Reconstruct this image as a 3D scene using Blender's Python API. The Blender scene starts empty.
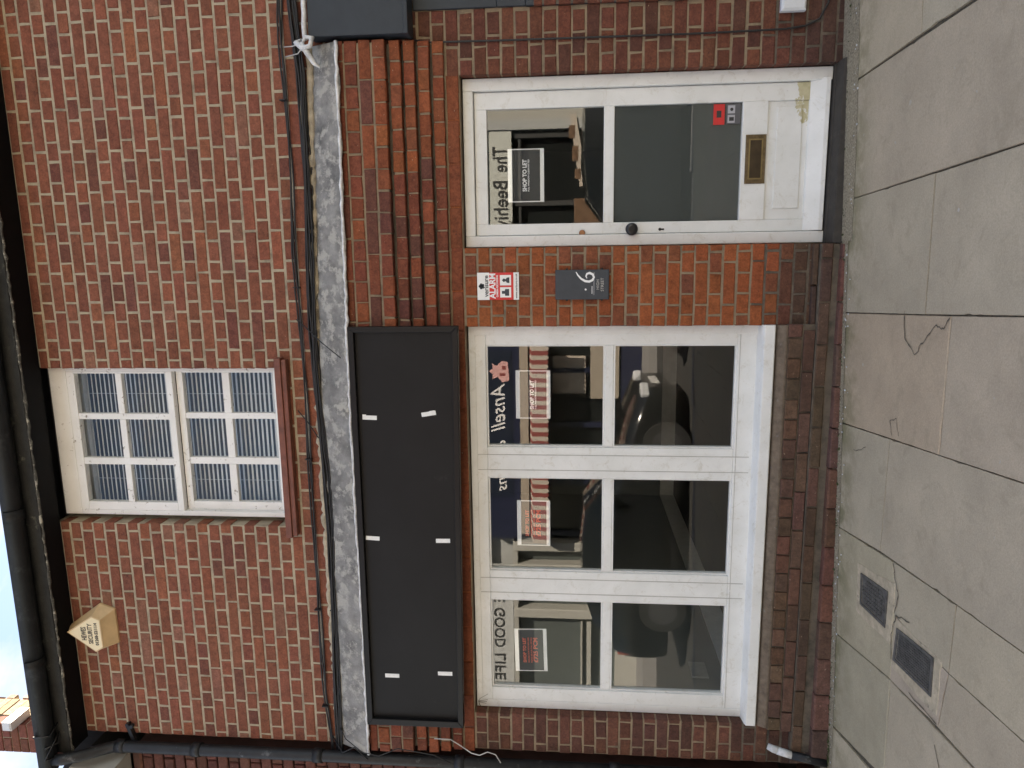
import bpy, math, random
from mathutils import Vector, Matrix
random.seed(7)
R = math.radians
scn = bpy.context.scene
col = scn.collection

# ------------------------------------------------------------------ materials
def nt(name):
    m = bpy.data.materials.new(name); m.use_nodes = True
    n = m.node_tree.nodes; l = m.node_tree.links
    return m, n, l, n['Principled BSDF'], n['Material Output']

def noise(n, l, scale, detail=4, rough=.6, vec=None, dist=0.0):
    t = n.new('ShaderNodeTexNoise'); t.inputs['Scale'].default_value = scale
    t.inputs['Detail'].default_value = detail; t.inputs['Roughness'].default_value = rough
    t.inputs['Distortion'].default_value = dist
    if vec: l.new(vec, t.inputs['Vector'])
    return t.outputs['Fac']

def ramp(n, l, fac, stops):
    r = n.new('ShaderNodeValToRGB'); e = r.color_ramp.elements
    while len(e) < len(stops): e.new(.5)
    for i, (p, c) in enumerate(stops):
        e[i].position = p; e[i].color = (c[0], c[1], c[2], 1) if hasattr(c, '__len__') else (c, c, c, 1)
    l.new(fac, r.inputs['Fac']); return r.outputs['Color']

def mix(n, l, fac, a, b, mode='MIX'):
    m = n.new('ShaderNodeMix'); m.data_type = 'RGBA'; m.blend_type = mode
    if isinstance(fac, (int, float)): m.inputs[0].default_value = fac
    else: l.new(fac, m.inputs[0])
    for v, s in ((a, m.inputs[6]), (b, m.inputs[7])):
        if hasattr(v, 'is_linked'): l.new(v, s)
        else: s.default_value = (v[0], v[1], v[2], 1)
    return m.outputs[2]

def bump(n, l, h, strength, dist, b, prev=None):
    u = n.new('ShaderNodeBump'); u.inputs['Strength'].default_value = strength; u.inputs['Distance'].default_value = dist
    l.new(h, u.inputs['Height'])
    if prev: l.new(prev, u.inputs['Normal'])
    l.new(u.outputs['Normal'], b.inputs['Normal']); return u.outputs['Normal']

def coords(n, l, kind='Object', scale=None):
    t = n.new('ShaderNodeTexCoord'); o = t.outputs[kind]
    if scale:
        mp = n.new('ShaderNodeMapping'); mp.inputs['Scale'].default_value = scale; l.new(o, mp.inputs['Vector']); o = mp.outputs['Vector']
    return o

def simple(name, c, rough=.6, metal=0.0, var=.15, nscale=12, bumps=.15, bd=.002, spec=.5, dirt=None, dscale=5, dthr=.6):
    m, n, l, b, o = nt(name); v = coords(n, l)
    f = noise(n, l, nscale, 5, .65, v)
    lo = tuple(x*(1-var) for x in c); hi = tuple(min(1, x*(1+var)) for x in c)
    cc = ramp(n, l, f, [(.3, lo), (.7, hi)])
    if dirt:
        g = noise(n, l, dscale, 6, .7, v)
        g2 = ramp(n, l, g, [(dthr, 0), (min(.99, dthr+.09), 1)])
        cc = mix(n, l, g2, cc, dirt)
    l.new(cc, b.inputs['Base Color']); b.inputs['Roughness'].default_value = rough
    b.inputs['Metallic'].default_value = metal; b.inputs['Specular IOR Level'].default_value = spec
    if bumps: bump(n, l, noise(n, l, nscale*6, 5, .7, v), bumps, bd, b)
    return m

def attr_mat(name, rough=.9, fine=85, var=.42, spots=True, bs=.8, bd=.0045, spec=.3):
    """colour carried per brick / slab, worn and speckled by noise"""
    m, n, l, b, o = nt(name); v = coords(n, l)
    a = n.new('ShaderNodeVertexColor'); a.layer_name = 'Col'
    f = noise(n, l, fine, 6, .75, v)
    c = mix(n, l, 1.0, a.outputs['Color'], ramp(n, l, f, [(.25, 1-var), (.75, 1+var*.8)]), 'MULTIPLY')
    fm = noise(n, l, 24, 5, .7, v, .3)
    c = mix(n, l, 1.0, c, ramp(n, l, fm, [(.34, .78), (.5, 1.0), (.68, 1.16)]), 'MULTIPLY')
    f2 = noise(n, l, 6, 5, .7, v)
    c = mix(n, l, 1.0, c, ramp(n, l, f2, [(.3, .82), (.7, 1.12)]), 'MULTIPLY')
    if spots:
        f3 = noise(n, l, 38, 3, .6, v)
        c = mix(n, l, ramp(n, l, f3, [(.70, 0), (.74, .7)]), c, (.05, .03, .028))
        f4 = noise(n, l, 55, 2, .5, coords(n, l, 'Object', (1, 1, 1.7)))
        c = mix(n, l, ramp(n, l, f4, [(.73, 0), (.77, .55)]), c, (.5, .40, .30))
    l.new(c, b.inputs['Base Color']); b.inputs['Roughness'].default_value = rough
    b.inputs['Specular IOR Level'].default_value = spec
    p = bump(n, l, noise(n, l, 22, 4, .6, v), bs, bd*1.6, b)
    bump(n, l, noise(n, l, 160, 5, .7, v), bs, bd*.6, b, p)
    return m

M = {}
M['brick'] = attr_mat('brick')
M['slab'] = attr_mat('paving slab', rough=.85, fine=120, var=.22, spots=False, bs=.35, bd=.002)
def mortar(name, c, dark):
    m, n, l, b, o = nt(name); v = coords(n, l)
    f = noise(n, l, 9, 6, .7, v); cc = ramp(n, l, f, [(.32, dark), (.55, c), (.8, tuple(min(1, x*1.2) for x in c))])
    l.new(cc, b.inputs['Base Color']); b.inputs['Roughness'].default_value = .95
    p = bump(n, l, noise(n, l, 120, 5, .7, v), .6, .003, b); return m
M['mortar_pale'] = mortar('lime mortar', (.385, .325, .235), (.21, .172, .125))
M['mortar_ochre'] = mortar('ochre mortar', (.27, .205, .135), (.15, .12, .085))
M['mortar_dark'] = mortar('grimy mortar and shadow gaps', (.13, .105, .08), (.05, .045, .035))

def paint_white():
    m, n, l, b, o = nt('white gloss paint'); v = coords(n, l)
    g = coords(n, l, 'Object', (1, 1, 1))
    base = ramp(n, l, noise(n, l, 5, 5, .6, v), [(.3, (.70, .71, .69)), (.7, (.80, .81, .80))])
    dirt = ramp(n, l, noise(n, l, 18, 8, .8, v, .6), [(.54, 0), (.72, .65)])
    c = mix(n, l, dirt, base, (.50, .47, .39))
    crack = n.new('ShaderNodeTexNoise'); crack.inputs['Scale'].default_value = 30; crack.inputs['Detail'].default_value = 9
    crack.inputs['Roughness'].default_value = .8; l.new(v, crack.inputs['Vector'])
    c = mix(n, l, ramp(n, l, crack.outputs['Fac'], [(.672, 0), (.69, .8)]), c, (.22, .19, .15))
    l.new(c, b.inputs['Base Color']); b.inputs['Roughness'].default_value = .42
    p = bump(n, l, noise(n, l, 26, 6, .7, v), .25, .003, b)
    return m
M['white'] = paint_white()
def paint_peel():
    """white paint peeled to cream undercoat near the foot of the door"""
    m, n, l, b, o = nt('peeling white paint'); v = coords(n, l)
    base = ramp(n, l, noise(n, l, 5, 5, .6, v), [(.3, (.70, .71, .69)), (.7, (.80, .81, .80))])
    geo = n.new('ShaderNodeSeparateXYZ'); l.new(v, geo.inputs[0])
    def mr(sock, a, b2):
        r = n.new('ShaderNodeMapRange'); r.inputs[1].default_value = a; r.inputs[2].default_value = b2
        l.new(sock, r.inputs[0]); return r.outputs[0]
    def mth(op, a, b2):
        k = n.new('ShaderNodeMath'); k.operation = op
        for i, q in enumerate((a, b2)):
            if isinstance(q, (int, float)): k.inputs[i].default_value = q
            else: l.new(q, k.inputs[i])
        return k.outputs[0]
    zz = mr(geo.outputs[2], .40, .24); xx = mr(geo.outputs[0], .52, .86)
    k = mth('MULTIPLY', zz, mth('ADD', mth('MULTIPLY', xx, .55), .12))
    k = mth('ADD', k, mth('MULTIPLY', mth('SUBTRACT', noise(n, l, 9, 7, .7, v, .5), .5), .9))
    peel = ramp(n, l, k, [(.41, 0), (.42, 1)])
    c = mix(n, l, peel, base, ramp(n, l, noise(n, l, 30, 4, .6, v), [(.3, (.46, .42, .26)), (.7, (.60, .56, .38))]))
    crack = noise(n, l, 34, 9, .8, v)
    c = mix(n, l, ramp(n, l, noise(n, l, 12, 8, .8, v, .6), [(.54, 0), (.72, .6)]), c, (.50, .47, .39))
    c = mix(n, l, ramp(n, l, crack, [(.65, 0), (.67, .8)]), c, (.20, .17, .13))
    l.new(c, b.inputs['Base Color']); b.inputs['Roughness'].default_value = .45
    bump(n, l, peel, .5, -.002, b); return m
M['peel'] = paint_peel()
def paint_flaky():
    m, n, l, b, o = nt('flaking white paint'); v = coords(n, l)
    base = ramp(n, l, noise(n, l, 6, 5, .6, v), [(.3, (.74, .73, .70)), (.7, (.82, .815, .80))])
    fl = ramp(n, l, noise(n, l, 24, 9, .8, v, .4), [(.60, 0), (.625, 1)])
    c = mix(n, l, fl, base, (.26, .21, .16))
    l.new(c, b.inputs['Base Color']); b.inputs['Roughness'].default_value = .6
    bump(n, l, fl, .6, -.002, b); return m
M['flaky'] = paint_flaky()
M['board'] = simple('black signboard', (.0085, .0085, .0088), .5, spec=.22, var=.25, nscale=3, bumps=.1, dirt=(.022, .022, .022), dscale=7, dthr=.66)
M['board_frame'] = simple('black frame', (.006, .006, .0065), .4, spec=.25, var=.2, nscale=8, dirt=(.18, .18, .18), dscale=30, dthr=.74)
M['tape'] = simple('white tape', (.82, .82, .80), .6, var=.08, nscale=60)
M['lead'] = simple('weathered lead', (.225, .218, .205), .6, metal=.0, var=.5, nscale=9, bumps=.8, bd=.012, dirt=(.42, .40, .36), dscale=14, dthr=.50)
M['lead_edge'] = simple('white streaked lead edge', (.62, .63, .64), .5, var=.3, nscale=22, bumps=.5, bd=.004, dirt=(.10, .10, .10), dscale=16, dthr=.66)
M['fillet'] = simple('mortar fillet', (.40, .34, .25), .95, var=.4, nscale=14, bumps=.8, bd=.006)
M['cable'] = simple('black cable sheath', (.010, .010, .011), .5, var=.3, nscale=30)
M['cable_white'] = simple('grey white wire', (.5, .49, .46), .5)
M['black'] = simple('black gutter paint', (.009, .0095, .010), .5, spec=.3, var=.4, nscale=9, bumps=.4, dirt=(.03, .031, .032), dscale=8, dthr=.56)
M['iron'] = simple('old black iron pipe', (.014, .0155, .018), .45, spec=.35, var=.45, nscale=14, bumps=.5, bd=.003, dirt=(.10, .105, .11), dscale=12, dthr=.60)
M['soffit'] = simple('black soffit', (.003, .003, .0038), .7, spec=.2, var=.4, nscale=14, dirt=(.012, .012, .012), dscale=20, dthr=.7)
M['mould'] = simple('mouldy fascia', (.014, .014, .012), .8, var=.5, nscale=16, bumps=.6, bd=.004, dirt=(.10, .095, .075), dscale=9, dthr=.60)
M['crust'] = simple('flaking lichen edge', (.075, .072, .062), .9, var=.6, nscale=30, bumps=.8, dirt=(.42, .40, .33), dscale=13, dthr=.53)
M['tile_red'] = simple('red brown tile', (.17, .055, .035), .6, var=.35, nscale=14, bumps=.4)
M['sill_brown'] = simple('brown render', (.15, .115, .085), .9, var=.35, nscale=25, bumps=.7, bd=.004, dirt=(.20, .18, .16), dscale=30, dthr=.6)
M['stone_dark'] = simple('dark step stone', (.036, .031, .026), .8, var=.35, nscale=18, bumps=.6, bd=.004, dirt=(.085, .075, .062), dscale=14, dthr=.62)
M['ochre_plastic'] = simple('shaded cream plastic', (.62, .45, .25), .5, var=.12, nscale=9, bumps=.1)  # deeper tone paints the shade on the alarm box's sloping sides
M['cream_face'] = simple('pale cream plastic face', (.80, .68, .45), .5, var=.06, nscale=9, bumps=.05)
M['ink'] = simple('black ink', (.03, .03, .03), .6, var=.05)
M['white_ink'] = simple('white ink', (.85, .85, .85), .6, var=.03)
M['red_ink'] = simple('brick red ink', (.62, .13, .08), .6, var=.05)
M['sign_red'] = simple('red vinyl', (.62, .03, .03), .45, var=.1)
M['sign_white'] = simple('white plastic sign', (.82, .82, .80), .4, var=.04)
M['poster_black'] = simple('black printed paper', (.022, .024, .026), .5, var=.1)
M['slate'] = simple('slate plaque', (.038, .045, .055), .55, var=.15, nscale=20, bumps=.3)
M['brass'] = simple('tarnished brass', (.17, .125, .07), .42, metal=.75, var=.4, nscale=30, bumps=.3)
M['dark_metal'] = simple('black knob', (.012, .012, .013), .3, var=.2)
M['grey_panel'] = simple('blue grey painted panel', (.030, .038, .048), .5, spec=.3, var=.15, nscale=6)
M['grey_plastic'] = simple('grey white plastic', (.62, .64, .66), .5, var=.1)
M['castiron'] = simple('cast iron cover', (.105, .103, .098), .6, metal=.2, var=.5, nscale=40, bumps=.5, dirt=(.14, .13, .11), dscale=40, dthr=.62)
M['cement'] = simple('cement patch', (.47, .40, .29), .95, var=.25, nscale=22, bumps=.8, bd=.005, dirt=(.16, .145, .12), dscale=20, dthr=.62)
M['joint'] = simple('dark gritty joint', (.12, .105, .08), .95, var=.4, nscale=60, bumps=.8)
M['grit'] = simple('pebbly concrete strip', (.34, .295, .215), .95, var=.55, nscale=110, bumps=1.0, bd=.006, dirt=(.42, .40, .34), dscale=75, dthr=.66)
M['asphalt'] = simple('asphalt', (.045, .044, .042), .9, var=.3, nscale=60, bumps=.6)
M['kerb'] = simple('granite kerb', (.26, .25, .24), .8, var=.2, nscale=30)
M['room_wall'] = simple('grey room wall', (.24, .26, .25), .8, var=.06, nscale=2)
M['room_floor'] = simple('dark room floor', (.018, .016, .013), .5, var=.3, nscale=6)
M['room_ceil'] = simple('dim ceiling', (.5, .5, .48), .9, var=.05)
M['skirting'] = simple('pale skirting', (.78, .80, .79), .5, var=.08)
M['curtain'] = simple('pale blinds', (.80, .81, .80), .5, var=.08, nscale=8)
M['dark_room'] = simple('unlit room', (.09, .09, .10), .9, var=.2)
M['grey_board'] = simple('grey panel behind glass', (.050, .060, .058), .7, var=.05, nscale=2)
M['navy'] = simple('navy shopfront paint', (.018, .022, .05), .4, var=.15)
M['opp_white'] = simple('white render', (.42, .41, .37), .8, var=.08)
M['opp_grey'] = simple('pale grey paint', (.42, .43, .42), .6, var=.08)
M['opp_sign'] = simple('grey green sign face', (.60, .62, .57), .6, var=.05)
M['opp_glass'] = simple('dark shop glass', (.015, .017, .017), .12, var=.2, bumps=0)
M['wood'] = simple('brown timber', (.16, .09, .05), .6, var=.4, nscale=10)
M['awn_cream'] = simple('cream canvas', (.52, .45, .38), .8, var=.06)
M['awn_red'] = simple('red canvas', (.27, .065, .058), .8, var=.08)
M['awn_tan'] = simple('tan canvas', (.36, .31, .25), .8, var=.1)
M['pink'] = simple('pink paint', (.75, .42, .40), .6, var=.08)
M['roof'] = simple('slate roof', (.07, .068, .07), .8, var=.3, nscale=8, bumps=.4)
M['car'] = simple('black car paint', (.008, .009, .010), .12, var=.1, bumps=0, spec=.8)
M['car_glass'] = simple('car glass', (.006, .008, .008), .05, var=.1, bumps=0, spec=.8)
M['rubber'] = simple('tyre rubber', (.015, .015, .015), .8, var=.2)
M['alloy'] = simple('alloy wheel', (.35, .35, .36), .3, metal=.9, var=.1)
M['headlamp'] = simple('headlamp lens', (.6, .62, .64), .08, var=.1, bumps=0, spec=.8)
M['moss'] = simple('moss and weeds', (.045, .06, .018), .9, var=.5, nscale=60)
M['twig'] = simple('dry stem', (.10, .08, .045), .9, var=.3)

def glass(name, ior=1.52, wav=.0012, tint=(.985, .992, .988)):
    m = bpy.data.materials.new(name); m.use_nodes = True
    n = m.node_tree.nodes; l = m.node_tree.links; n.clear()
    out = n.new('ShaderNodeOutputMaterial'); mx = n.new('ShaderNodeMixShader')
    tr = n.new('ShaderNodeBsdfTransparent'); tr.inputs[0].default_value = (*tint, 1)
    gl = n.new('ShaderNodeBsdfGlossy'); gl.inputs['Roughness'].default_value = 0.0
    gl.inputs['Color'].default_value = (1, 1, 1, 1)
    geo = n.new('ShaderNodeNewGeometry'); sel = n.new('ShaderNodeMix'); sel.data_type = 'FLOAT'
    l.new(geo.outputs['Backfacing'], sel.inputs[0]); sel.inputs[2].default_value = ior; sel.inputs[3].default_value = 1/ior
    fr = n.new('ShaderNodeFresnel'); l.new(sel.outputs[0], fr.inputs['IOR'])
    v = n.new('ShaderNodeTexCoord')
    t = n.new('ShaderNodeTexNoise'); t.inputs['Scale'].default_value = 2.2; t.inputs['Detail'].default_value = 1.0
    l.new(v.outputs['Object'], t.inputs['Vector'])
    bp = n.new('ShaderNodeBump'); bp.inputs['Strength'].default_value = 1.0; bp.inputs['Distance'].default_value = wav*.12
    l.new(t.outputs['Fac'], bp.inputs['Height']); l.new(bp.outputs['Normal'], gl.inputs['Normal'])
    l.new(fr.outputs[0], mx.inputs[0]); l.new(tr.outputs[0], mx.inputs[1]); l.new(gl.outputs[0], mx.inputs[2])
    l.new(mx.outputs[0], out.inputs[0]); return m
M['glass'] = glass('shop glass')
M['glass_up'] = glass('old window glass', 1.38, .02, (.97, .975, .97))

# ------------------------------------------------------------------ mesh builder
class MB:
    def __init__(s): s.v = []; s.f = []; s.mi = []; s.c = []; s.sm = []
    def add(s, vs, fs, mi=0, c=(1, 1, 1), sm=False):
        o = len(s.v); s.v += [tuple(p) for p in vs]
        for f in fs: s.f.append([o+i for i in f]); s.mi.append(mi); s.c.append(c); s.sm.append(sm)
        return s
    def box(s, x0, x1, y0, y1, z0, z1, mi=0, c=(1, 1, 1), bev=0.0):
        if bev <= 0:
            vs = [(x, y, z) for x in (x0, x1) for y in (y0, y1) for z in (z0, z1)]
            return s.add(vs, [(0, 1, 3, 2), (4, 6, 7, 5), (0, 4, 5, 1), (2, 3, 7, 6), (0, 2, 6, 4), (1, 5, 7, 3)], mi, c)
        b = min(bev, (x1-x0)*.45, (z1-z0)*.45, (y1-y0)*.45)
        L = lambda a0, a1, y: [(x0+a0, y, z0+a1), (x1-a0, y, z0+a1), (x1-a0, y, z1-a1), (x0+a0, y, z1-a1)]
        rings = [L(b, b, y0), L(0, 0, y0+b), L(0, 0, y1-b), L(b, b, y1)]
        vs = sum(rings, []); fs = [(0, 1, 2, 3), (15, 14, 13, 12)]
        for k in range(3):
            for i in range(4):
                j = (i+1) % 4; fs.append((4*k+j, 4*k+i, 4*k+4+i, 4*k+4+j))
        return s.add(vs, fs, mi, c)
    def obox(s, cx, cy, cz, sx, sy, sz, rot, mi=0, c=(1, 1, 1)):
        vs = [Vector((cx, cy, cz)) + rot @ Vector((x*sx/2, y*sy/2, z*sz/2)) for x in (-1, 1) for y in (-1, 1) for z in (-1, 1)]
        return s.add(vs, [(0, 1, 3, 2), (4, 6, 7, 5), (0, 4, 5, 1), (2, 3, 7, 6), (0, 2, 6, 4), (1, 5, 7, 3)], mi, c)
    def prism(s, poly, axis, a0, a1, mi=0, c=(1, 1, 1), sm=False):
        """poly of 2-tuples extruded along axis ('x': (y,z), 'y': (x,z), 'z': (x,y))"""
        def P(p, a): return (a, p[0], p[1]) if axis == 'x' else (p[0], a, p[1]) if axis == 'y' else (p[0], p[1], a)
        n = len(poly); vs = [P(p, a0) for p in poly]+[P(p, a1) for p in poly]
        s.add(vs, [tuple(range(n)), tuple(range(2*n-1, n-1, -1))], mi, c)
        o = len(s.v)-2*n
        for i in range(n):
            j = (i+1) % n; s.f.append([o+j, o+i, o+n+i, o+n+j]); s.mi.append(mi); s.c.append(c); s.sm.append(sm)
        return s
    def tube(s, pts, r, seg=10, mi=0, c=(1, 1, 1), cap=True):
        pts = [Vector(p) for p in pts]; rr = r if hasattr(r, '__len__') else [r]*len(pts)
        rings = []; up = None
        for i, p in enumerate(pts):
            t = (pts[min(i+1, len(pts)-1)]-pts[max(i-1, 0)]).normalized()
            if up is None: up = Vector((0, 0, 1)) if abs(t.z) < .9 else Vector((0, 1, 0))
            a = t.cross(up).normalized(); b = a.cross(t).normalized(); up = b
            rings.append([p+a*math.cos(2*math.pi*k/seg)*rr[i]+b*math.sin(2*math.pi*k/seg)*rr[i] for k in range(seg)])
        vs = sum(rings, []); fs = []
        for i in range(len(pts)-1):
            for k in range(seg):
                k2 = (k+1) % seg; fs.append((i*seg+k, i*seg+k2, (i+1)*seg+k2, (i+1)*seg+k))
        s.add(vs, fs, mi, c, True)
        if cap: o = len(s.v)-len(vs); s.f += [[o+k for k in range(seg)][::-1], [o+(len(pts)-1)*seg+k for k in range(seg)]]; s.mi += [mi]*2; s.c += [c]*2; s.sm += [False]*2
        return s
    def build(s, name, mats, parent=None, bevel=0.0, loc=None):
        me = bpy.data.meshes.new(name); me.from_pydata(s.v, [], s.f); me.update()
        mats = mats if isinstance(mats, (list, tuple)) else [mats]
        for m in mats: me.materials.append(M[m] if isinstance(m, str) else m)
        me.polygons.foreach_set('material_index', s.mi); me.polygons.foreach_set('use_smooth', s.sm)
        a = me.color_attributes.new('Col', 'FLOAT_COLOR', 'CORNER'); d = []
        for p in me.polygons:
            c = s.c[p.index]; d += [c[0], c[1], c[2], 1.0]*p.loop_total
        a.data.foreach_set('color', d)
        o = bpy.data.objects.new(name, me); col.objects.link(o)
        if loc:
            me.transform(Matrix.Translation(-Vector(loc))); o.location = loc
        if parent:
            o.parent = parent; o.matrix_parent_inverse = Matrix.Translation(-world_loc(parent))
        if bevel:
            b = o.modifiers.new('bevel', 'BEVEL'); b.width = bevel; b.segments = 2; b.limit_method = 'ANGLE'; b.harden_normals = False
        return o

def world_loc(o):
    v = Vector(o.location); p = o.parent
    return v
def tag(o, label=None, cat=None, group=None, kind=None):
    for k, v in (('label', label), ('category', cat), ('group', group), ('kind', kind)):
        if v: o[k] = v
    return o
def thing(name, label, cat, loc=(0, 0, 0), group=None):
    o = bpy.data.objects.new(name, None); col.objects.link(o); o.location = loc; o.empty_display_size = .1
    return tag(o, label, cat, group)

def text(name, s, x, y, z, size, mat, parent=None, face=-1, ext=.001, align='CENTER', width=None, bold=0.0, shear=0.0, extra=None):
    """lettering standing on a wall; face -1 looks towards -y, +1 towards +y"""
    c = bpy.data.curves.new(name, 'FONT'); c.body = s; c.size = size; c.extrude = ext; c.align_x = align; c.align_y = 'CENTER'
    c.offset = bold; c.shear = shear; c.resolution_u = 3
    t = bpy.data.objects.new(name+'_tmp', c); col.objects.link(t)
    dg = bpy.context.evaluated_depsgraph_get(); dg.update()
    me = bpy.data.meshes.new_from_object(t.evaluated_get(dg)); bpy.data.objects.remove(t); bpy.data.curves.remove(c)
    if width:
        xs = [v.co.x for v in me.vertices]; w = max(xs)-min(xs)
        me.transform(Matrix.Diagonal((width/w, 1, 1, 1)))
        xs = [v.co.x for v in me.vertices]
        if align == 'CENTER': me.transform(Matrix.Translation((-(max(xs)+min(xs))/2, 0, 0)))
    rot = Matrix.Rotation(R(90), 4, 'X')
    if face > 0: rot = Matrix.Rotation(R(180), 4, 'Z') @ rot
    if extra: rot = extra @ rot
    me.transform(rot); me.transform(Matrix.Translation((x, y, z)))
    me.materials.clear(); me.materials.append(M[mat])
    o = bpy.data.objects.new(name, me); col.objects.link(o)
    if parent: o.parent = parent; o.matrix_parent_inverse = Matrix.Translation(-world_loc(parent))
    return o

# ------------------------------------------------------------------ brickwork
def rect_sub(r, holes):
    out = [r]
    for h in holes:
        nxt = []
        for (a, b, c, d) in out:
            ha, hb, hc, hd = h
            if hb <= a or ha >= b or hd <= c or hc >= d: nxt.append((a, b, c, d)); continue
            if ha > a: nxt.append((a, ha, c, d))
            if hb < b: nxt.append((hb, b, c, d))
            aa, bb = max(a, ha), min(b, hb)
            if hc > c: nxt.append((aa, bb, c, hc))
            if hd < d: nxt.append((aa, bb, hd, d))
        out = nxt
    return [q for q in out if q[1]-q[0] > .014 and q[3]-q[2] > .014]

def one_brick(mb, a, b, c, d, y, deep, colr, bev=.0042, jit=.0024):
    j = lambda k=jit: random.uniform(-k, k)
    dy = j(.0015)
    fr = [(a+bev+j(), y+dy+j(.0006), c+bev+j()), (b-bev+j(), y+dy+j(.0006), c+bev+j()), (b-bev+j(), y+dy+j(.0006), d-bev+j()), (a+bev+j(), y+dy+j(.0006), d-bev+j())]
    md = [(a+j(), y+bev+.0005, c+j()), (b+j(), y+bev+.0005, c+j()), (b+j(), y+bev+.0005, d+j()), (a+j(), y+bev+.0005, d+j())]
    bk = [(p[0], y+deep, p[2]) for p in md]
    vs = fr+md+bk; fs = [(0, 1, 2, 3)]
    for k in (0, 1):
        for i in range(4):
            jn = (i+1) % 4; fs.append((4*k+jn, 4*k+i, 4*k+4+i, 4*k+4+jn))
    mb.add(vs, fs, 0, colr)

def brickwork(mb, x0, x1, z0, z1, y, pitch, ztop, phase, holes, colfn, joint=.010, deep=.09, odd=0, front=None):
    n = int(math.ceil((ztop-z0)/pitch))
    for k in range(n):
        zt = ztop-k*pitch; zb = zt-pitch
        if zb > z1 or zt < z0: continue
        st = (k+odd) % 2 == 0
        L = .225 if st else .1125
        ph = phase if st else phase+.05625
        i0 = math.floor((x0-ph)/L)-1; i1 = math.ceil((x1-ph)/L)+1
        edges = [ph+i*L+random.uniform(-.004, .004) for i in range(i0, i1+1)]
        zj = random.uniform(-.0012, .0012)
        for a, b in zip(edges, edges[1:]):
            r = (max(a+joint/2, x0), min(b-joint/2, x1), max(zb+joint/2+zj, z0), min(zt-joint/2+zj, z1))
            if r[1]-r[0] < .014 or r[3]-r[2] < .014: continue
            for q in rect_sub(r, holes):
                one_brick(mb, *q, y, deep, colfn((q[0]+q[1])/2, (q[2]+q[3])/2))

def jitcol(c, v=.22, hv=.10):
    k = random.uniform(1-v, 1+v)
    return (c[0]*k*random.uniform(1-hv, 1+hv), c[1]*k*random.uniform(1-hv, 1+hv), c[2]*k*random.uniform(1-hv, 1+hv))
def lerp(a, b, t): t = max(0, min(1, t)); return tuple(p+(q-p)*t for p, q in zip(a, b))
RED = (.215, .076, .047); ORANGE = (.285, .083, .032); DULL = (.20, .068, .05); GRIME = (.066, .046, .033); PURPLE = (.13, .05, .045)
def col_upper(x, z):
    r = random.random()
    c = RED if r < .74 else (.25, .088, .05) if r < .88 else (.165, .061, .044) if r < .96 else (.24, .105, .07)
    return jitcol(c, .11, .04)
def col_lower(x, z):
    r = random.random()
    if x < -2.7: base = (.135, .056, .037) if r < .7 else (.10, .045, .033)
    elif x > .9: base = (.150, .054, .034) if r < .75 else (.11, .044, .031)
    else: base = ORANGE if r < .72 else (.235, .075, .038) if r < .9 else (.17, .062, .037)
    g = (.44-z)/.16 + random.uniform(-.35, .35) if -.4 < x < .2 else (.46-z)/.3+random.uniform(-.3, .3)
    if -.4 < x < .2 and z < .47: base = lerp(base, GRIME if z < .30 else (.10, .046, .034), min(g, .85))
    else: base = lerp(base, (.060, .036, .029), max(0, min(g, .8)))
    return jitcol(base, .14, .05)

# ------------------------------------------------------------------ OUR BUILDING
shop = thing('shop_building', 'red brick shop with white door, three-light shop window and upstairs window', 'building', (-1, 0, .06))
GX = lambda x: .063+.033*x          # ground height along the wall
HD = (.055, .948, -.2, 2.053)        # door opening
HW = (-2.766, -.378, -.2, 2.053)     # shop window opening, plinth is built separately
HU = (-1.575, -.614, 3.16, 5.0)      # upstairs window opening
mb = MB()
XL, XR = -3.02, 3.2
brickwork(mb, XL, XR, 2.70, 4.625, 0, .0745, 4.64, -.057, [HU], col_upper, joint=.0115)
# narrow header returns beside the window
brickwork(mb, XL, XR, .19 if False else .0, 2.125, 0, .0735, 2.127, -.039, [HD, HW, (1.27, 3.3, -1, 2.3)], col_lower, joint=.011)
brickwork(mb, 1.12, 1.27, 2.125, 2.70, 0, .0735, 2.715, .02, [], col_lower, joint=.011)
wall_mb = mb
def slab(mbx, x0, x1, z0, z1, holes, y0, y1, mi):
    zs = sorted({z0, z1, *[h[2] for h in holes], *[h[3] for h in holes]}); zs = [z for z in zs if z0 <= z <= z1]
    for a, b in zip(zs, zs[1:]):
        xs = [(x0, x1)]
        for h in holes:
            if h[2] < b-1e-6 and h[3] > a+1e-6:
                nx = []
                for p, q in xs:
                    if h[1] <= p or h[0] >= q: nx.append((p, q)); continue
                    if h[0] > p: nx.append((p, h[0]))
                    if h[1] < q: nx.append((h[1], q))
                xs = nx
        for p, q in xs: mbx.box(p, q, y0, y1, a, b, mi)
e = .004
slab(mb, XL+.004, XR, 2.70, 4.66, [(HU[0]-e, HU[1]+e, HU[2]-e, HU[3])], .0035, .28, 1)
slab(mb, XL+.004, 1.27, .50, 2.70, [(HD[0]-e, HD[1]+e, HD[2], HD[3]+e), (HW[0]-e, HW[1]+e, HW[2], HW[3]+e)], .0045, .28, 2)
slab(mb, XL+.004, 1.27, -.3, .50, [(HD[0]-e, HD[1]+e, -.3, HD[3]+e), (HW[0]-e, HW[1]+e, .3, HW[3]+e)], .0045, .28, 3)
slab(mb, 1.27, XR, 1.7, 2.70, [], .0045, .28, 2)
wall = wall_mb.build('wall', ['brick', 'mortar_pale', 'mortar_ochre', 'mortar_dark'], shop)

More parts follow.
